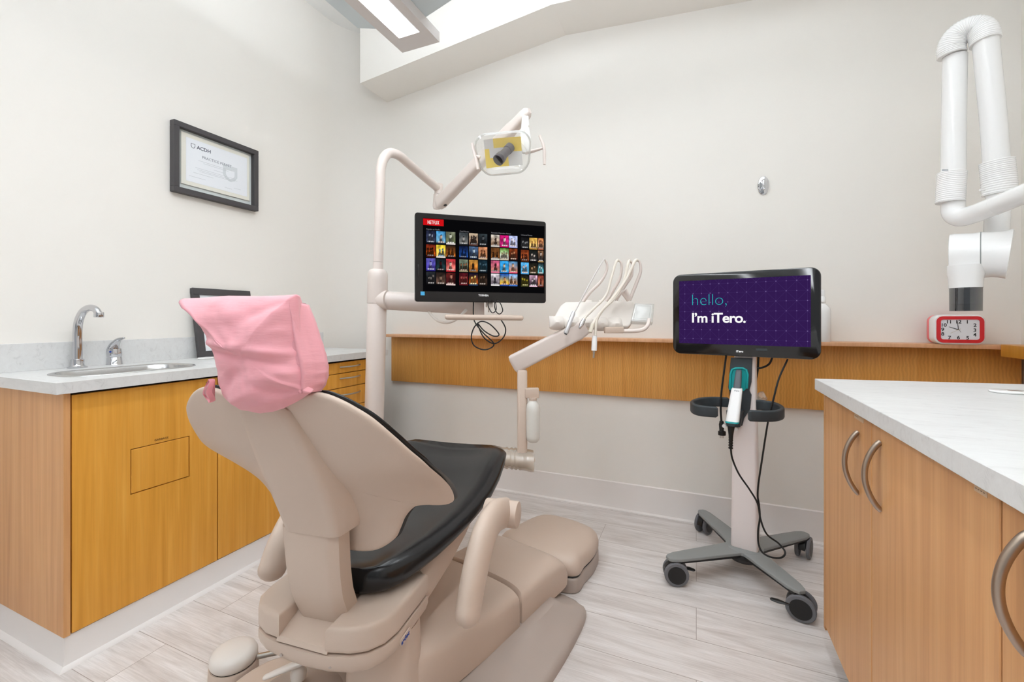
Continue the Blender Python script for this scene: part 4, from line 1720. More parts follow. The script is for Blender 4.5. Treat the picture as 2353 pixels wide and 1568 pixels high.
# front lip: five scallops
WL = tp(1432, 752).x
n = 60
prof_lo, prof_hi = [], []
rings = []
for i in range(n + 1):
    x = WL * i / n
    sc = abs(math.sin(math.pi * (i / n) * 5)) ** .55
    yb = -.008 + .010 * (1 - sc)
    bul = .002 + .033 * sc
    e = min(1, math.sqrt(min(i, n - i) / n * 14) + .08)
    ring = []
    for y, z in ((yb + .004, -.018), (yb, -.004), (yb - .001, .35 * bul * e), (yb + .004, .75 * bul * e), (yb + .012, bul * e), (yb + .024, bul * e * .95), (yb + .038, bul * .6 * e), (.05, bul * .25 * e), (.058, -.001), (.058, -.018)):
        ring.append(MT0 @ Vector((x, y, z)))
    rings.append(ring)
b.loft(rings)
b.build('instrument_rest', M_OFFW, DU, angle=50)
b = MB()
pt_ = [tp(1264, 748), tp(1270, 734), tp(1288, 702), tp(1299, 694), tp(1454, 692), tp(1461, 702), tp(1451, 744), tp(1444, 751)]
b.prism([(p.x, p.y) for p in pt_], -.03, .002, M=MT0, bev=.007)
b.build('tray_body', M_OFFW, DU, angle=40)
b = MB()
for u in (1352, 1386, 1412, 1438):
    p = tp(u, 693)
    b.box(p.x - .017, p.x + .017, p.y - .004, p.y + .010, -.034, -.002, .002, M=MT0)
b.build('whip_socket', M_OFFW, DU)
b = MB()
pn = [tp(1449, 738), tp(1459, 703), tp(1498, 704), tp(1493, 741)]
b.prism([(p.x, p.y) for p in pn], -.002, .012, M=MT0, bev=.003)
kp_ = b.build('control_panel', M_WHITE, DU)
b = MB()
cxy = sum((Vector((p.x, p.y)) for p in pn), Vector((0, 0))) / 4
loop = [Vector((p.x, p.y)).lerp(cxy, .2) for p in pn]
b.tube([MT0 @ Vector((p.x, p.y, .0122)) for p in loop], .0008, 6, closed=True)
b.build('keypad_outline', M_GREYL, kp_)
b = MB()
b.prism([(p.x + dx, p.y + dy) for p, (dx, dy) in zip(pn, ((-.003, -.012), (-.003, .004), (.007, .004), (.007, -.012)))], -.008, .0155, M=MT0, bev=.004)
b.build('clear_sleeve', M_BAG, DU)
b = MB()
b.tube([P(1388, 760, 1.84), P(1450, 761, 1.83), P(1476, 758, 1.83), P(1488, 748, 1.83), P(1492, 733, 1.84)], .0085, 14, n=6)
b.build('grab_handle', M_CREAM, DU, angle=60)
b = MB()
b.box(-.03, .05, -.012, .012, -.015, .012, .004, M=frame(P(1405, 758, 1.83), (CS, SN, 0), z=(0, 0, 1)))
b.build('pivot_block', M_TAUPE, DU)
b = MB()
b.cyl(P(1343, 752, 1.86), P(1345, 767, 1.86), .022)
b.build('pivot_boss', M_TAUPE, DU)
WH = [
    ([(1340, 693), (1356, 672), (1380, 648), (1393, 625), (1395, 608), (1391, 598)], [(1391, 598), (1386, 599), (1362, 640), (1335, 690), (1318, 722)]),
    ([(1394, 693), (1410, 665), (1424, 640), (1428, 618), (1427, 604), (1422, 599)], [(1422, 599), (1416, 602), (1404, 640), (1392, 680), (1362, 712), (1346, 728), (1340, 738)]),
    ([(1416, 690), (1436, 656), (1450, 636), (1453, 618), (1452, 606), (1448, 600)], [(1448, 600), (1444, 604), (1432, 650), (1415, 682), (1385, 712), (1366, 738), (1361, 750)]),
    ([(1447, 690), (1462, 652), (1471, 628), (1472, 612), (1469, 601), (1465, 598)], [(1465, 598), (1458, 602), (1440, 640), (1412, 680), (1382, 716), (1370, 740), (1368, 772)])]
for i, (wp, hp) in enumerate(WH):
    b = MB()
    n = len(wp)
    b.tube([P(u, v, 1.88 - .02 * k / n) for k, (u, v) in enumerate(wp)], [.0105, .0105, .0095, .008, .007, .006], 14, n=6, sx=.7, sy=1.0)
    if i == 2:
        b.tube([P(1413, 690, 1.87), P(1428, 672, 1.865), P(1434, 670, 1.86), P(1446, 690, 1.87)], [.012, .016, .016, .012], 12, sx=.5)
    b.build('whip_arm', M_CREAM, DU, angle=60)
HN = [('handpiece', 'silver tipped air syringe resting leftmost in the instrument tray', 'air syringe'),
      ('handpiece', 'short chrome coupled handpiece second from left in the instrument tray', 'handpiece'),
      ('handpiece', 'slim cream suction handpiece third from left in the instrument tray', 'handpiece'),
      ('handpiece', 'white motor handpiece hanging below the instrument tray, rightmost of the four', 'handpiece')]
for i, (wp, hp) in enumerate(WH):
    h0 = P(*hp[-1], 1.80)
    I = thing('dental_handpiece', HN[i][1], HN[i][2], T(*h0), group='handpieces in the instrument tray')
    b = MB()
    n = len(hp)
    r = (.0028, .0055, .0058, .0062)[i]
    b.tube([P(u, v, lerp(1.86, 1.80, k / (n - 1))) for k, (u, v) in enumerate(hp)], r, 12, n=7)
    b.build('hose', (M_GREYS if False else mat('hose_grey', srgb(214, 210, 206), .45)) if i == 0 else mat('hose_cream', srgb(226, 218, 206), .45), I, angle=60)
    b = MB()
    if i == 0:
        a0, a1 = P(1319, 716, 1.80), P(1300, 767, 1.775)
        b._ringtube([a0, a0.lerp(a1, .1), a0.lerp(a1, .5), a0.lerp(a1, .97), a1], [.006, .0085, .0088, .0095, .008], 18)
        b.build('body', M_SILV, I, angle=50)
        b = MB()
        b.cyl(a1, a1 + (a1 - a0).normalized() * .003, .006, seg=14)
        b.build('nozzle', M_SLATE, I)
    elif i == 1:
        a0, a1 = P(1342, 734, 1.80), P(1331, 756, 1.785)
        b._ringtube([a0, a0.lerp(a1, .3), a0.lerp(a1, .32), a0.lerp(a1, .6), a0.lerp(a1, .62), a0.lerp(a1, .85), a1], [.008, .0085, .0095, .0095, .008, .006, .003], 18)
        b.build('coupling', M_CHROME, I, angle=40)
    elif i == 2:
        a0, a1 = P(1362, 744, 1.80), P(1356, 764, 1.79)
        b._ringtube([a0, a0.lerp(a1, .8), a1], [.0075, .0085, .008], 18)
        b.build('tip', mat('ivory_tip', srgb(222, 214, 198), .35), I, angle=40)
    else:
        a0, a1 = P(1366.5, 772, 1.80), P(1365, 806, 1.80)
        b._ringtube([a0, a0.lerp(a1, .12), a0.lerp(a1, .3), a0.lerp(a1, .32), a1], [.009, .0105, .0105, .0112, .0115], 20)
        b.build('body', M_WHITE, I, angle=40)
        b = MB()
        a2 = P(1364, 823, 1.80)
        b._ringtube([a1, a1.lerp(a2, .3), a1.lerp(a2, .32), a2], [.0055, .0055, .0042, .004], 14)
        b.build('spindle', M_STEEL, I, angle=40)

# ================================================================== right counter
CY = 1.718        # far end of the cabinets
FXR = .386
RC = thing('right_base_cabinet', 'maple two door base cabinet under the right worktop', 'cabinet', T(.8, 1.2, 0))
# plan of the end is cut at a slight angle
endy = lambda x: CY + (x - FXR) * .185
b = MB()
plx = [(FXR + .02, .0), (FXR + .02, endy(FXR) - .001), (XR - .001, endy(XR) - .001), (XR - .001, .0)]
y_split = .985
b.prism([(FXR + .02, y_split), (FXR + .02, endy(FXR + .02) - .018), (XR - .002, endy(XR) - .018), (XR - .002, y_split)], .10, .878)
b.build('carcass', M_GAP, RC, flat=True)
b = MB()
b.prism([(FXR, endy(FXR) - .017), (FXR, endy(FXR)), (XR - .002, endy(XR)), (XR - .002, endy(XR) - .017)], .10, .878)
b.build('end_panel', M_MAPLE_PALE, RC, flat=True)
b = MB()
b.prism([(FXR + .06, -1.0), (FXR + .06, endy(FXR) - .05), (XR - .002, endy(XR) - .05), (XR - .002, -1.0)], 0, .10)
b.build('toe_kick', M_GAP, RC, flat=True)
seam = [onX(2003, 1100, FXR).y, onX(2300, 1200, FXR).y]
dy = [(seam[0] + .0026, endy(FXR) - .019), (seam[1] + .0022, seam[0] - .0026)]
hl = [[(1973, 993), (1985, 1135)], [(2024, 1016), (2025, 1173)]]
for (y0, y1), hh in zip(dy, hl):
    b = MB()
    b.box(FXR, FXR + .019, y0, y1, .115, .868, .0012, seg=1)
    d = b.build('door', M_MAPLE_PALE, RC, flat=True)
    a0 = onX(*hh[0], FXR)
    a1 = onX(*hh[1], FXR)
    a1.y = a0.y
    a0.z, a1.z = .755, .575
    b = MB()
    bow_handle(b, (FXR, a0.y, onX(*hh[0], FXR).z), (FXR, a0.y, onX(hh[0][0], hh[1][1], FXR).z), (-1, 0, 0), .0062, .03)
    b.build('handle', M_NICKEL, d)
M_LABEL = mat('label_tape', srgb(206, 176, 142), .3)
doors_r = [c_ for c_ in RC.children if c_.name.startswith('door')]
for d_, (u0, v0), (du, dv) in ((doors_r[0], (1974, 959), (.07, .018)), (doors_r[1], (2254, 1126), (.032, .013))):
    q = onX(u0, v0, FXR)
    b = MB()
    b.box(FXR - .0006, FXR, q.y - du / 2, q.y + du / 2, q.z - dv / 2, q.z + dv / 2)
    lb = b.build('label_plate', M_LABEL, d_, flat=True)
    ML = Matrix(((0, 0, -1, FXR - .0008), (-1, 0, 0, q.y + du * .4), (0, 1, 0, q.z - .004), (0, 0, 0, 1)))
    text('lettering', '- - - -', .011, M_BROWN, ML, d_)
R2 = thing('corner_base_cabinet', 'nearest maple base cabinet at the right edge with bow handle', 'cabinet', T(.8, .5, 0))
b = MB()
b.prism([(FXR + .02, .0), (FXR + .02, y_split - .002), (XR - .002, y_split - .002), (XR - .002, .0)], .10, .878)
b.build('carcass', M_GAP, R2, flat=True)
b = MB()
b.box(FXR, FXR + .019, .10, seam[1] - .0022, .115, .868, .0012, seg=1)
d = b.build('door', M_MAPLE_PALE, R2, flat=True)
hy = onX(2353, 1240, FXR)
b = MB()
q0, q1 = onX(2368, 1228, FXR), onX(2368, 1510, FXR)
bow_handle(b, (FXR, q0.y, q0.z), (FXR, q0.y, q1.z), (-1, 0, 0), .0062, .03)
b.build('handle', M_NICKEL, d)
RW = thing('right_worktop', 'white marble laminate worktop on the maple cabinets at right', 'worktop', T(.8, 1.2, .914))
b = MB()
ex = .364
wy = lambda x: 1.731 + (x - ex) * .185
b.prism([(ex, .0), (ex, wy(ex)), (XR - .001, wy(XR)), (XR - .001, .0)], .878, .914, bev=.0012, seg=1)
b.build('slab', M_LAM, RW, flat=True)
DSH = thing('plastic_tray', 'small white oval plastic tray with a brown slot on the right worktop', 'tray', T(*onZ(2330, 903, .915)))
b = MB()
c = onZ(2332, 903, .915)
b.prism(rrect(.10, .06, .029, 8, c.x, c.y), .9145, .9205, bev=.0025)
b.build('body', M_WHITE, DSH)
b = MB()
b.prism(rrect(.028, .014, .006, 4, c.x, c.y), .9203, .9209)
b.build('slot', M_BROWN, DSH)

# ================================================================== intraoral scanner cart
MBL, MBR = P(1546, 812, 2.03), P(1887, 828, 1.70)
zbm, ztm = .952, 1.3175
MBL.z = MBR.z = zbm
MSC = frame(MBL, MBR - MBL, y=(0, 0, 1))
MW, MHh = (MBR - MBL).length, ztm - zbm
xs = (MBR - MBL).normalized()
ns = Vector((xs.y, -xs.x, 0))      # towards the room
CC = Vector((.195, 2.165, 0))
SCT = thing('scanner_cart', 'white wheeled scanner cart with purple screen and grey cross legs', 'scanner cart', T(CC.x, CC.y, 0))
b = MB()
ends = [(1540, 1262, 1.83), (1838, 1366, 1.61), (1613, 1174, 2.27), (1850, 1229, 2.03)]
E_ = [P(*e) for e in ends]
hub = Vector((CC.x, CC.y, .112))
for e in E_:
    e.z = .112
    dv = (e - hub)
    Lg = dv.length
    dv.normalize()
    pv = Vector((-dv.y, dv.x, 0))
    pts_ = [hub + pv * .052, hub + dv * Lg * .3 + pv * .043, hub + dv * (Lg - .03) + pv * .031, hub + dv * Lg + pv * .022, hub + dv * (Lg + .012) + pv * .012, hub + dv * (Lg + .012) - pv * .012, hub + dv * Lg - pv * .022, hub + dv * (Lg - .03) - pv * .031, hub + dv * Lg * .3 - pv * .043, hub - pv * .052]
    b.prism([(p.x, p.y) for p in pts_], .100, .113, bev=.003)
legs = b
b.prism([(CC.x + .075 * math.cos(a * math.pi / 12), CC.y + .075 * math.sin(a * math.pi / 12)) for a in range(24)], .0995, .1135, bev=.002)
b.build('cross_base', M_GREYL, SCT, angle=40)
b = MB()
for e in E_:
    dv = (e - hub)
    Lg = dv.length
    dv.normalize()
    pv = Vector((-dv.y, dv.x, 0))
    pts_ = [hub + pv * .049, hub + dv * Lg * .3 + pv * .041, hub + dv * Lg + pv * .022, hub + dv * (Lg + .01) - pv * .0, hub + dv * Lg - pv * .022, hub + dv * Lg * .3 - pv * .041, hub - pv * .049]
    b.prism([(p.x, p.y) for p in pts_], .091, .1, bev=0)
b.build('leg_underside', M_BLACK, SCT, flat=True)
b = MB()
b.lathe([(0, .055), (.06, .06), (.075, .08), (.075, .1), (0, .1)], T(CC.x, CC.y, 0))
b.build('under_housing', M_BLACK, SCT)
for i, (e, yaw) in enumerate(zip(E_, (math.radians(12), math.radians(-14), math.radians(60), math.radians(70)))):
    Mx_ = T(e.x, e.y, 0) @ RZ(yaw)
    dvh = (hub - e).normalized() * .012
    Mx_ = T(e.x + dvh.x, e.y + dvh.y, 0) @ RZ(yaw)
    b = MB()
    b.cyl(Mx_ @ Vector((0, 0, .085)), Mx_ @ Vector((0, 0, .101)), .013)
    sec = []
    for k in range(13):
        a = math.radians(-20 + 200 * k / 12)
        sec.append((.026 + .043 * math.cos(a), .05 + .043 * math.sin(a)))
    sec += [(-.01, .045), (.02, .062), (.05, .05)]
    b.loft([[Mx_ @ Vector((p[0] - .02, y, p[1])) for p in sec] for y in (-.012, .012)])
    cst = b.build('caster', M_BLACK, SCT)
    for sy in (-1, 1):
        b = MB()
        b.lathe([(.03, 0), (.045, .001), (.049, .004), (.049, .012), (.046, .016), (.038, .017)], Mx_ @ T(.012, sy * .0135, .049) @ Matrix.Rotation(-sy * math.pi / 2, 4, 'X'), seg=36)
        wv = b.build('wheel', M_RUBBER, cst)
        b = MB()
        b.lathe([(0, .0185), (.02, .0185), (.036, .018), (.0368, .004), (0, .004)], Mx_ @ T(.012, sy * .0135, .049) @ Matrix.Rotation(-sy * math.pi / 2, 4, 'X'), seg=36)
        b.build('hub', M_BLACK, cst)
    if i < 2:
        b = MB()
        s_ = 1 if i == 0 else -1
        tp_ = P(1592, 1310, 1.84) if i == 0 else P(1776, 1378, 1.62)
        b.tube([tp_ - xs * s_ * .05, tp_ - xs * s_ * .015, tp_], [.006, .012, .010], 12, sx=.45, round_end=True)
        b.build('brake_tab', M_BLACK, cst)
# column
b = MB()
rings = []
for z, hw_, hd_ in ((.1135, .052, .036), (.118, .053, .037), (.40, .050, .036), (.66, .046, .035), (.97, .040, .033), (1.0, .040, .033)):
    rings.append([CC + Vector((0, 0, z)) + xs * (x + .004) - ns * y for x, y in rrect(2 * hw_, 2 * hd_, .012, 5)])
b.loft(rings)
b.build('column', M_CARTW, SCT, angle=45)
# dark front plate with teal recess
b = MB()
MPl = frame(CC + ns * .036, xs, y=(0, 0, 1))
pp_ = lambda u, v: on_plane(u, v, MPl)
pl_ = [pp_(1680, 822), pp_(1729, 824), pp_(1727, 878), pp_(1722, 897), pp_(1727, 908), pp_(1724, 940), pp_(1710, 962), pp_(1706, 978), pp_(1672, 976), pp_(1670, 955), pp_(1678, 930), pp_(1677, 900), pp_(1674, 890), pp_(1675, 880)]
b.prism([(p.x, p.y) for p in pl_], -.01, .012, M=MPl, bev=.003)
b.build('dock_plate', M_SLATE, SCT, angle=45)
b = MB()
rc_ = [pp_(1679, 895), pp_(1680, 860), pp_(1684, 849), pp_(1692, 846), pp_(1708, 846), pp_(1716, 850), pp_(1719, 860), pp_(1717, 892), pp_(1710, 898)]
b.prism([(p.x, p.y) for p in rc_], .012, .0135, M=MPl)
b.tube([MPl @ Vector((p.x, p.y, .014)) for p in rc_[:-1]], .005, 10)
b.build('dock_recess', M_TEAL, SCT, angle=45)
b = MB()
for (u, v) in ((1667, 976), (1694, 983)):
    p = pp_(u, v)
    b.cyl(MPl @ Vector((p.x, p.y, 0)), MPl @ Vector((p.x, p.y, .035)), .008, seg=14)
b.build('dock_clip', M_WHITE, SCT)
b = MB()
cu = [pp_(1673, 940), pp_(1711, 940), pp_(1704, 978), pp_(1674, 976)]
b.prism([(p.x, p.y) for p in cu], .01, .045, M=MPl, bev=.004)
b.build('cradle', M_SLATE, SCT)
# ring handles: flat band swept in plan
for path in ([(1676, 922, 1.93), (1640, 924, 1.95), (1610, 930, 1.93), (1592, 940, 1.87), (1594, 946, 1.80), (1612, 952, 1.755), (1650, 957, 1.73)],
             [(1728, 930, 1.88), (1752, 932, 1.87), (1778, 938, 1.83), (1795, 948, 1.76), (1796, 957, 1.70), (1780, 964, 1.665), (1750, 964, 1.66), (1719, 961, 1.67)]):
    b = MB()
    pts_ = smooth_pts([Vector((*P(*p).xy, .742)) for p in path], 8)
    rings = []
    for i, p in enumerate(pts_):
        t = (pts_[min(i + 1, len(pts_) - 1)] - pts_[max(0, i - 1)]).normalized()
        nn = Vector((-t.y, t.x, 0))
        e = 1 if 0 < i < len(pts_) - 1 else .7
        rings.append([p + nn * x * e + Vector((0, 0, y * e)) for x, y in rrect(.016, .044, .0075, 4)])
    b.loft(rings)
    b.build('ring_handle', M_SLATE, SCT, angle=50)
# monitor
b = MB()
out = rrect(MW, MHh, .036, 8, MW / 2, MHh / 2)
rings = []
for pts_, z in ((shrink(out, .05), -.04), (out, -.022), (out, -.004), (inset(out, .0015), -.001), (inset(out, .004), 0)):
    rings.append([MSC @ Vector((p[0], p[1], z)) for p in pts_])
b.loft(rings)
MON = b.build('monitor', M_BLACKG, SCT, angle=40)
zc_ = lambda zx, zy: on_plane(1480 + zx * .2934, 580 + zy * .2934, MSC)
a, c = zc_(275, 470), zc_(1306, 460)
t0 = (zc_(278, 228).y + zc_(1310, 178).y) / 2
b0_ = (zc_(272, 710).y + zc_(1303, 745).y) / 2
b = MB()
b.box(a.x, c.x, b0_, t0, .0001, .0005, M=MSC)
SS = b.build('screen', M_SCR_PURPLE, MON, flat=True)
uvl = SS.data.uv_layers.new(name='UVMap')
inv = MSC.inverted() @ MATS['scanner_cart']
for lp in SS.data.loops:
    q = inv @ SS.data.vertices[lp.vertex_index].co
    uvl.data[lp.index].uv = ((q.x - a.x) / (c.x - a.x), (q.y - b0_) / (t0 - b0_))
nt = M_SCR_PURPLE.node_tree


def mth(op, x, y=None):
    n_ = nt.nodes.new('ShaderNodeMath')
    n_.operation = op
    for k, v in ((0, x), (1, y)):
        if v is None:
            continue
        if hasattr(v, 'is_output'):
            nt.links.new(v, n_.inputs[k])
        else:
            n_.inputs[k].default_value = v
    return n_.outputs[0]


uvn = nt.nodes.new('ShaderNodeUVMap')
uvn.uv_map = 'UVMap'
sep = nt.nodes.new('ShaderNodeSeparateXYZ')
nt.links.new(uvn.outputs[0], sep.inputs[0])
gxx = mth('SUBTRACT', mth('MULTIPLY', sep.outputs[0], 14), .7)
gyy = mth('SUBTRACT', mth('MULTIPLY', sep.outputs[1], 7), .55)
ax_ = mth('PINGPONG', gxx, .5)
ay_ = mth('PINGPONG', gyy, .5)
line = mth('LESS_THAN', mth('MINIMUM', ax_, ay_), .016)
# diamonds over cell pairs
bx_ = mth('PINGPONG', gxx, 1)
by_ = mth('PINGPONG', gyy, 1)
diag = mth('LESS_THAN', mth('ABSOLUTE', mth('SUBTRACT', bx_, by_)), .022)
dot = mth('LESS_THAN', mth('ADD', mth('MULTIPLY', ax_, ax_), mth('MULTIPLY', ay_, ay_)), .0028)
emn = [n_ for n_ in nt.nodes if n_.type == 'EMISSION'][0]
cc_ = mixc(nt, mth('MAXIMUM', line, diag), srgb(50, 27, 80), srgb(61, 41, 95))
cc_ = mixc(nt, dot, cc_, srgb(116, 96, 150))
nt.links.new(cc_, emn.inputs[0])
W_, H_ = c.x - a.x, t0 - b0_
p = zc_(366, 417)
text('lettering', 'hello,', .0745, M_SCR_TEAL, MSC @ T(p.x, p.y, .0010), SS, bold=-.0019, spacing=.95)
p = zc_(370, 549)
text('lettering', 'I\u2019m iTero.', .0605, M_SCR_WHITE, MSC @ T(p.x, p.y, .0010), SS, bold=.0013, spacing=.93)
p = zc_(720, 783)
text('lettering', 'iTero', .0125, M_SCR_WHITE, MSC @ T(p.x, p.y, .0006), MON, bold=.0003)
b = MB()
p, q = zc_(878, 770), zc_(965, 755)
b.box(p.x, q.x, p.y, q.y, 0, .0004, M=MSC)
b.build('sensor_window', M_SLATE, MON, flat=True)
b = MB()
b.box(MW * .42, MW * .58, .05, .20, -.09, -.03, .005, M=MSC)
b.build('monitor_mount', M_BLACK, SCT)

# scanner wand in its cradle
WD = thing('scanner_wand', 'white and grey handheld scanner wand resting in the cart cradle with its lead', 'scanner wand', T(*P(1690, 940, 1.83)))


def slab(path, sizes, m, name, parent, r=.35):
    mb = MB()
    rings = []
    for (p, (w_, d_)) in zip(path, sizes):
        rings.append([p + xs * x + ns * y for x, y in rrect(w_, d_, min(w_, d_) * r, 5)])
    mb.loft(rings)
    return mb.build(name, m, parent, angle=50)


w0, w1, w2_, w3 = P(1698, 850, 1.865), P(1694, 892, 1.84), P(1683, 968, 1.79), P(1681, 979, 1.785)
slab([w0, w0.lerp(w1, .1), w1], [(.018, .012), (.024, .02), (.030, .024)], M_GREYS, 'tip_sleeve', WD)
slab([w1, w1.lerp(w2_, .04), w2_], [(.036, .026), (.042, .032), (.050, .038)], M_WHITE, 'body', WD)
slab([w2_, w2_.lerp(w3, .35)], [(.0505, .0385), (.0505, .0385)], M_TEAL, 'accent_ring', WD)
slab([w2_.lerp(w3, .35), w3], [(.048, .036), (.036, .028)], M_SLATE, 'end_cap', WD)
p = w1.lerp(w2_, .07) + ns * .0168
text('lettering', 'iTero', .0085, M_INK, frame(p - xs * .008, xs, y=(w1 - w2_)) @ T(0, -.003, .0004), WD)
b = MB()
g0 = [P(1680, 980, 1.785), P(1679.5, 1000, 1.785), P(1679, 1030, 1.785)]
b.tube(g0, [.014, .009, .0055], 14, n=4)
for k in range(6):
    c = g0[1].lerp(g0[2], k / 5)
    b.cyl(c + Vector((0, 0, .0025)), c - Vector((0, 0, .0025)), .0085, seg=14)
b.build('strain_relief', M_CABLE, WD)
cab = [(1679, 1030, 1.785), (1683, 1055, 1.79), (1698, 1090, 1.80), (1722, 1125, 1.81), (1741, 1158, 1.80), (1748, 1195, 1.78), (1762, 1228, 1.77), (1790, 1250, 1.76), (1804, 1270, 1.74), (1795, 1282, 1.73), (1772, 1281, 1.735), (1752, 1270, 1.75), (1743, 1250, 1.765), (1742, 1220, 1.78), (1746, 1190, 1.79), (1744, 1160, 1.80), (1741, 1140, 1.80), (1743, 1110, 1.81), (1752, 1050, 1.81), (1762, 985, 1.80), (1768, 955, 1.785), (1778, 915, 1.78), (1790, 870, 1.79), (1810, 826, 1.80)]
b = MB()
b.tube([P(*p) for p in cab], .0036, 8, n=8)
b.build('lead', M_CABLE, WD)
PCD = thing('power_cable', 'black power cable with three pin plug hanging left of the cart column', 'cable', T(*P(1658, 950, 1.93)))
b = MB()
b.tube([P(u, v, d) for u, v, d in ((1669, 815, 1.93), (1663, 860, 1.93), (1658, 900, 1.93), (1656, 940, 1.93), (1658, 972, 1.93))], .0042, 8, n=6)
b.build('cord', M_CABLE, PCD)
b = MB()
q = [P(1658, 968, 1.93), P(1658, 976, 1.93), P(1658, 990, 1.93), P(1659, 992, 1.93), P(1659, 1000, 1.93)]
b._ringtube(q, [.008, .011, .009, .016, .016], 14)
b.build('plug', M_CABLE, PCD, angle=40)
b = MB()
for u in (1655, 1659, 1662):
    b.cyl(P(u, 999, 1.93), P(u, 1007, 1.93), .0018, seg=8)
b.build('pin', M_STEEL, PCD)
MC = thing('monitor_cord', 'black cords looping behind the column under the purple screen', 'cable', T(*P(1738, 870, 1.95)))
b = MB()
b.tube([P(u, v, d) for u, v, d in ((1743, 815, 1.97), (1741, 850, 1.97), (1736, 880, 1.97), (1732, 915, 1.97), (1729, 945, 1.97))], .0048, 8, n=6)
b.tube([P(u, v, d) for u, v, d in ((1776, 818, 1.95), (1768, 836, 1.95), (1752, 845, 1.96), (1735, 846, 1.96), (1720, 842, 1.97))], .0045, 8, n=6)
b.build('cord', M_CABLE, MC)
# crumpled clear sleeve tucked behind the ring
SLV = thing('plastic_sleeve', 'crumpled clear plastic sleeve tucked behind the cart column', 'plastic sleeve', T(*P(1742, 915, 1.93)))
b = MB()
rings = []
for k in range(10):
    t = k / 9
    c = P(lerp(1732, 1753, t), lerp(926, 908, t), 1.93)
    r = .014 + .006 * math.sin(t * 9)
    rings.append([c + Vector((CS, SN, 0)) * math.cos(a) * r * (1 + .4 * noise.noise(Vector((k * .6, q, 0)))) + Vector((-.3 * CS, -.3 * SN, 1)) * math.sin(a) * r + Vector((SN, -CS, 0)) * .012 * math.cos(2 * a + k) for q, a in enumerate([2 * math.pi * j / 14 for j in range(14)])])
b.loft(rings, caps=False)
b.build('film', M_BAG, SLV, angle=40)

# ================================================================== things on the ledge and the back wall
CKc = onY(2203, 783, 2.47)
zs_ = 1.0032
ud = (CKc - Vector((0, 0, CAM_H))).dot(Vector((-SN, CS, 0)))
CK = thing('alarm_clock', 'red and white square clock with black numerals on the back ledge', 'clock', T(CKc.x, CKc.y, zs_))
cw = .168
ch_ = .128
MK = frame(Vector((CKc.x - .084, 2.462, zs_)), (1, .0, 0), y=(0, -.0, 1))
b = MB()
out = rrect(cw, ch_, .03, 8, cw / 2, ch_ / 2)
b.prism(out, -.05, .0, M=MK, bev=.004)
b.build('case', M_WHITE, CK, angle=40)
b = MB()
b.prism(inset(out, .001), -.075, -.0505, M=MK, bev=.006)
b.build('back_case', M_PINKR, CK, angle=40)
b = MB()
o1 = inset(out, .007)
i1 = inset(out, .021)
rings = [[MK @ Vector((p[0], p[1], z)) for p in pts_] for pts_, z in ((o1, -.002), (o1, .0035), (i1, .0035), (i1, .0012))]
b.loft(rings, caps=False)
b.build('red_rim', M_RED, CK, angle=40)
b = MB()
b.prism(inset(out, .0205), -.001, .0012, M=MK)
cf = b.build('dial', M_FACE, CK, angle=40)
fx = lambda zx: .021 + (zx - 330) / (690 - 330) * (cw - .042)
fy = lambda zy: ch_ - .021 - (zy - 130) / (402 - 130) * (ch_ - .042)
for n_, zx, zy in (('11', 408, 160), ('12', 495, 160), ('1', 578, 160), ('2', 648, 205), ('3', 647, 272), ('4', 647, 333), ('5', 581, 376), ('6', 496, 374), ('7', 412, 376), ('8', 349, 327), ('9', 349, 265), ('10', 358, 205)):
    text('numeral', n_, .0205, M_NUM, MK @ T(fx(zx), fy(zy) - .0072, .0014), cf, bold=.0004, align='CENTER')


def hand(nm, zs0, zs1, w_, m, z):
    p, q = Vector((fx(zs0[0]), fy(zs0[1]), z)), Vector((fx(zs1[0]), fy(zs1[1]), z))
    mb = MB()
    d = (q - p).normalized()
    n_ = Vector((-d.y, d.x, 0)) * w_
    vv = [p + n_, p - n_, q - n_ * .6, q + n_ * .6]
    mb.faces(vv + [v + Vector((0, 0, .0006)) for v in vv], [(3, 2, 1, 0), (4, 5, 6, 7), (0, 1, 5, 4), (1, 2, 6, 5), (2, 3, 7, 6), (3, 0, 4, 7)], MK)
    mb.build(nm, m, cf, flat=True)


hand('hour_hand', (497, 268), (408, 230), .0013, M_NUM, .002)
hand('minute_hand', (495, 268), (482, 140), .0011, M_NUM, .0028)
hand('second_hand', (515, 255), (420, 316), .0004, M_GOLD, .0036)
hand('alarm_hand', (500, 268), (516, 304), .0006, M_NUM, .0042)

SB = onY(1893, 783, 2.50)
SPB = thing('spray_bottle', 'white plastic spray bottle on the back ledge behind the purple screen', 'bottle', T(SB.x, SB.y, zs_))
b = MB()
b.lathe([(0, 0), (.034, 0), (.037, .004), (.037, .145), (.034, .16), (.02, .178), (.014, .184), (.014, .195)], T(SB.x - .009, SB.y, zs_), sy=.8)
b.build('bottle', M_WHITE, SPB, angle=50)
b = MB()
b.lathe([(0, .188), (.0165, .188), (.0165, .214), (.012, .218), (0.0, .218)], T(SB.x - .009, SB.y, zs_))
b.box(-.016, .012, -.012, .012, .214, .250, .006, M=T(SB.x - .009, SB.y, zs_))
b.box(-.045, -.01, -.007, .007, .228, .246, .004, M=T(SB.x - .009, SB.y, zs_))
b.build('spray_head', M_WHITE, SPB, angle=50)

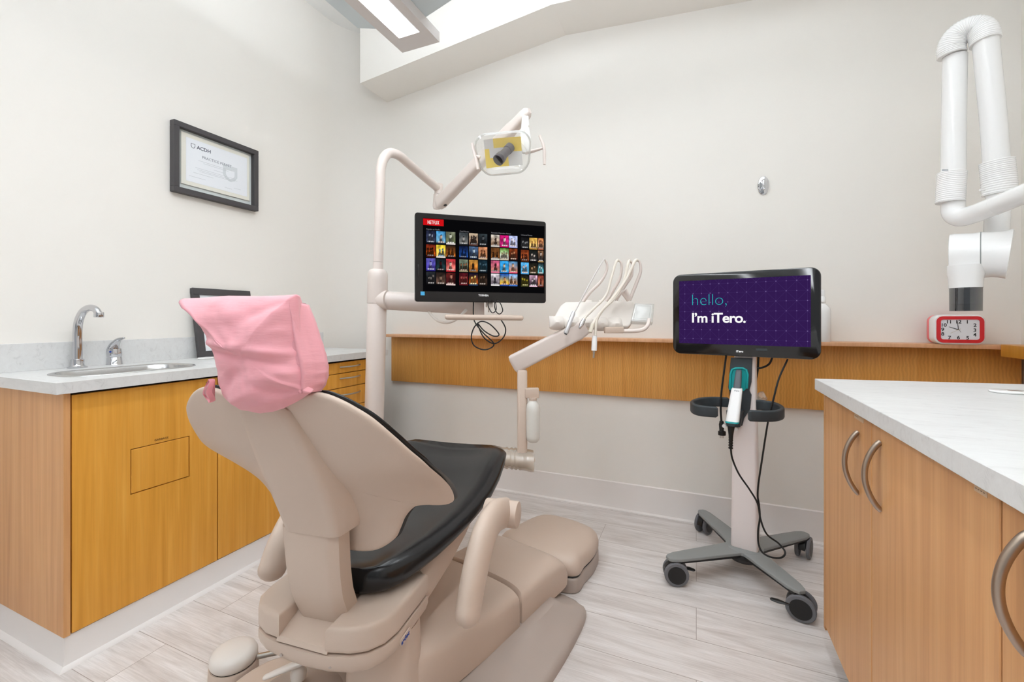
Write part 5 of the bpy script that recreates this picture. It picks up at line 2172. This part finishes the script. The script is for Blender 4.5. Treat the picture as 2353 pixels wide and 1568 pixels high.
HKc = onY(1754, 427, YB)
HK = thing('wall_hook', 'small oval chrome hook plate on the bare back wall', 'hook', T(*HKc))
b = MB()
Mhk = frame(HKc, (1, 0, 0), y=(0, 0, 1))
b.lathe([(0, .001), (.026, .001), (.026, .004), (.024, .006), (.021, .0065), (.018, .009), (0, .0105)], Mhk, sx=1.0, sy=1.85, seg=40)
b.build('plate', M_CHROME, HK, angle=30)
b = MB()
b.tube([Mhk @ Vector(p) for p in ((0, .026, .008), (0, .02, .018), (0, 0, .020), (0, -.018, .02), (0, -.026, .03))], [.007, .008, .007, .006, .006], 14, n=5, round_end=True)
b.build('hook', M_CHROME, HK, angle=60)

# ================================================================== x-ray unit on its folding arm
XA = P(2190, 490, 1.62)
XR_ = thing('xray_unit', 'white dental x-ray unit on folding tubular arm from the right wall', 'x-ray machine', T(*XA))
rt = .0345
b = MB()
a0 = P(2190, 480, 1.62)
a1 = P(2353, 447, 1.34)
wall_pt = a0 + (a1 - a0).normalized() * ((XR - a0.x) / (a1 - a0).normalized().x)
zz_ = a0.z
pts_ = [P(2190, 455, 1.62), P(2190, 478, 1.62), P(2194, 492, 1.612), P(2208, 499, 1.59), P(2235, 493, 1.55), P(2290, 472, 1.46), P(2353, 446, 1.37)]
ext = P(2353, 446, 1.37) + (P(2353, 446, 1.37) - P(2290, 472, 1.46)).normalized() * .5
t_ = (XR - .04 - pts_[-1].x) / (ext.x - pts_[-1].x)
pts_.append(pts_[-1].lerp(ext, t_))
b.tube(pts_, [.034, .034, .034, .0335, .0325, .0315, .031, .031], 28, n=6)
b.build('wall_arm', M_WHITE, XR_, angle=60)
b = MB()
b.cyl((XR - .055, pts_[-1].y, pts_[-1].z), (XR - .001, pts_[-1].y, pts_[-1].z), .05, bev=.004)
b.build('wall_mount', M_WHITE, XR_)
b = MB()
b.tube([P(2190, 455, 1.62), P(2191, 300, 1.62), P(2194, 130, 1.62)], rt, 28)
b.build('lower_tube', M_WHITE, XR_, angle=60)
b = MB()
b.tube([P(2294, 440, 1.55), P(2282, 270, 1.55), P(2264, 90, 1.55)], rt, 28)
b.build('upper_tube', M_WHITE, XR_, angle=60)


def ribbed(name, path, r, n_r, nn=1):
    mb = MB()
    pts_ = smooth_pts(path, max(2, n_r * 4 // (len(path) - 1)))
    N = len(pts_)
    mb.tube(pts_, lambda t: r + .0012 * (1 if int(t * n_r * 2) % 2 else 0), 32)
    return mb.build(name, M_WHITE, XR_, angle=30)


ribbed('lower_bellows', [P(2183, 466, 1.62), P(2185, 430, 1.62), P(2187, 397, 1.62)], .0405, 16)
ribbed('head_bellows', [P(2297, 446, 1.55), P(2294, 405, 1.55), P(2290, 370, 1.55)], .0445, 16)
ribbed('top_bellows', [P(2187, 128, 1.62), P(2186, 108, 1.62), P(2198, 84, 1.61), P(2222, 68, 1.59), P(2246, 66, 1.57), P(2260, 78, 1.555), P(2264, 98, 1.55)], .040, 34)
for (u, v, u2, v2, d) in ((2203, 446, 2214, 446, 1.60), (2262, 437, 2252, 437, 1.53)):
    b = MB()
    b.cyl(P(u, v, d), P(u2, v2, d), .004, seg=12)
    b.build('release_pin', M_WHITE, XR_)
b = MB()
b.cyl(P(2294, 448, 1.55), P(2289, 545, 1.55), .0325, seg=32)
b.build('head_neck', M_WHITE, XR_)
Xh = Vector((CS, SN, 0))
b = MB()
rings = []
hc0, hc1 = P(2181, 590, 1.60), P(2322, 583, 1.49)
Xt = (hc1 - hc0).normalized()
Xd = Vector((Xt.y, -Xt.x, 0)).normalized()
for t, r in ((0.0, .070), (.015, .080), (.1, .082), (.4, .079), (.526, .0815)):
    c = hc0.lerp(hc1, t)
    rings.append([c + Xd * math.cos(a) * r * .9 + Vector((0, 0, 1)) * math.sin(a) * r for a in [2 * math.pi * k / 40 for k in range(40)]])
b.loft(rings)
b._ringtube([P(2219, 610, 1.545), P(2219, 632, 1.545), P(2219, 640, 1.545), P(2219, 662, 1.545)], [.049, .0475, .045, .0435], 36)
b.build('tube_head', M_WHITE, XR_, angle=60)
b = MB()
rings = []
for t, r in ((.527, .082), (.545, .082)):
    c = hc0.lerp(hc1, t)
    rings.append([c + Xd * math.cos(a) * r * .9 + Vector((0, 0, 1)) * math.sin(a) * r for a in [2 * math.pi * k / 40 for k in range(40)]])
b.loft(rings)
b.build('seam_ring', M_GREYL, XR_)
b = MB()
rings = []
for t, r in ((.546, .0815), (.7, .079), (.86, .081), (.985, .086), (1.0, .078)):
    c = hc0.lerp(hc1, t)
    rings.append([c + Xd * math.cos(a) * r * .9 + Vector((0, 0, 1)) * math.sin(a) * r + Xh * (.014 * math.sin(a) if t > .8 else 0) for a in [2 * math.pi * k / 40 for k in range(40)]])
b.loft(rings)
b.build('end_housing', M_WHITE, XR_, angle=60)
b = MB()
b._ringtube([P(2219, 661, 1.545), P(2219, 715, 1.545)], [.042, .0415], 40)
b.build('aiming_cone', M_SMOKE, XR_)
b = MB()
b._ringtube([P(2219, 699, 1.545), P(2219, 714.5, 1.545)], [.0405, .040], 40)
b.build('cone_lining', M_SLATE, XR_)
b = MB()
pl0 = P(2164, 397, 1.585)
b.box(0, .022, 0, .006, -.0005, .0005, M=frame(P(2165, 393, 1.6205 - rt), Xh, y=(0, 0, 1)))
b.build('rating_label', M_INKL, XR_, flat=True)
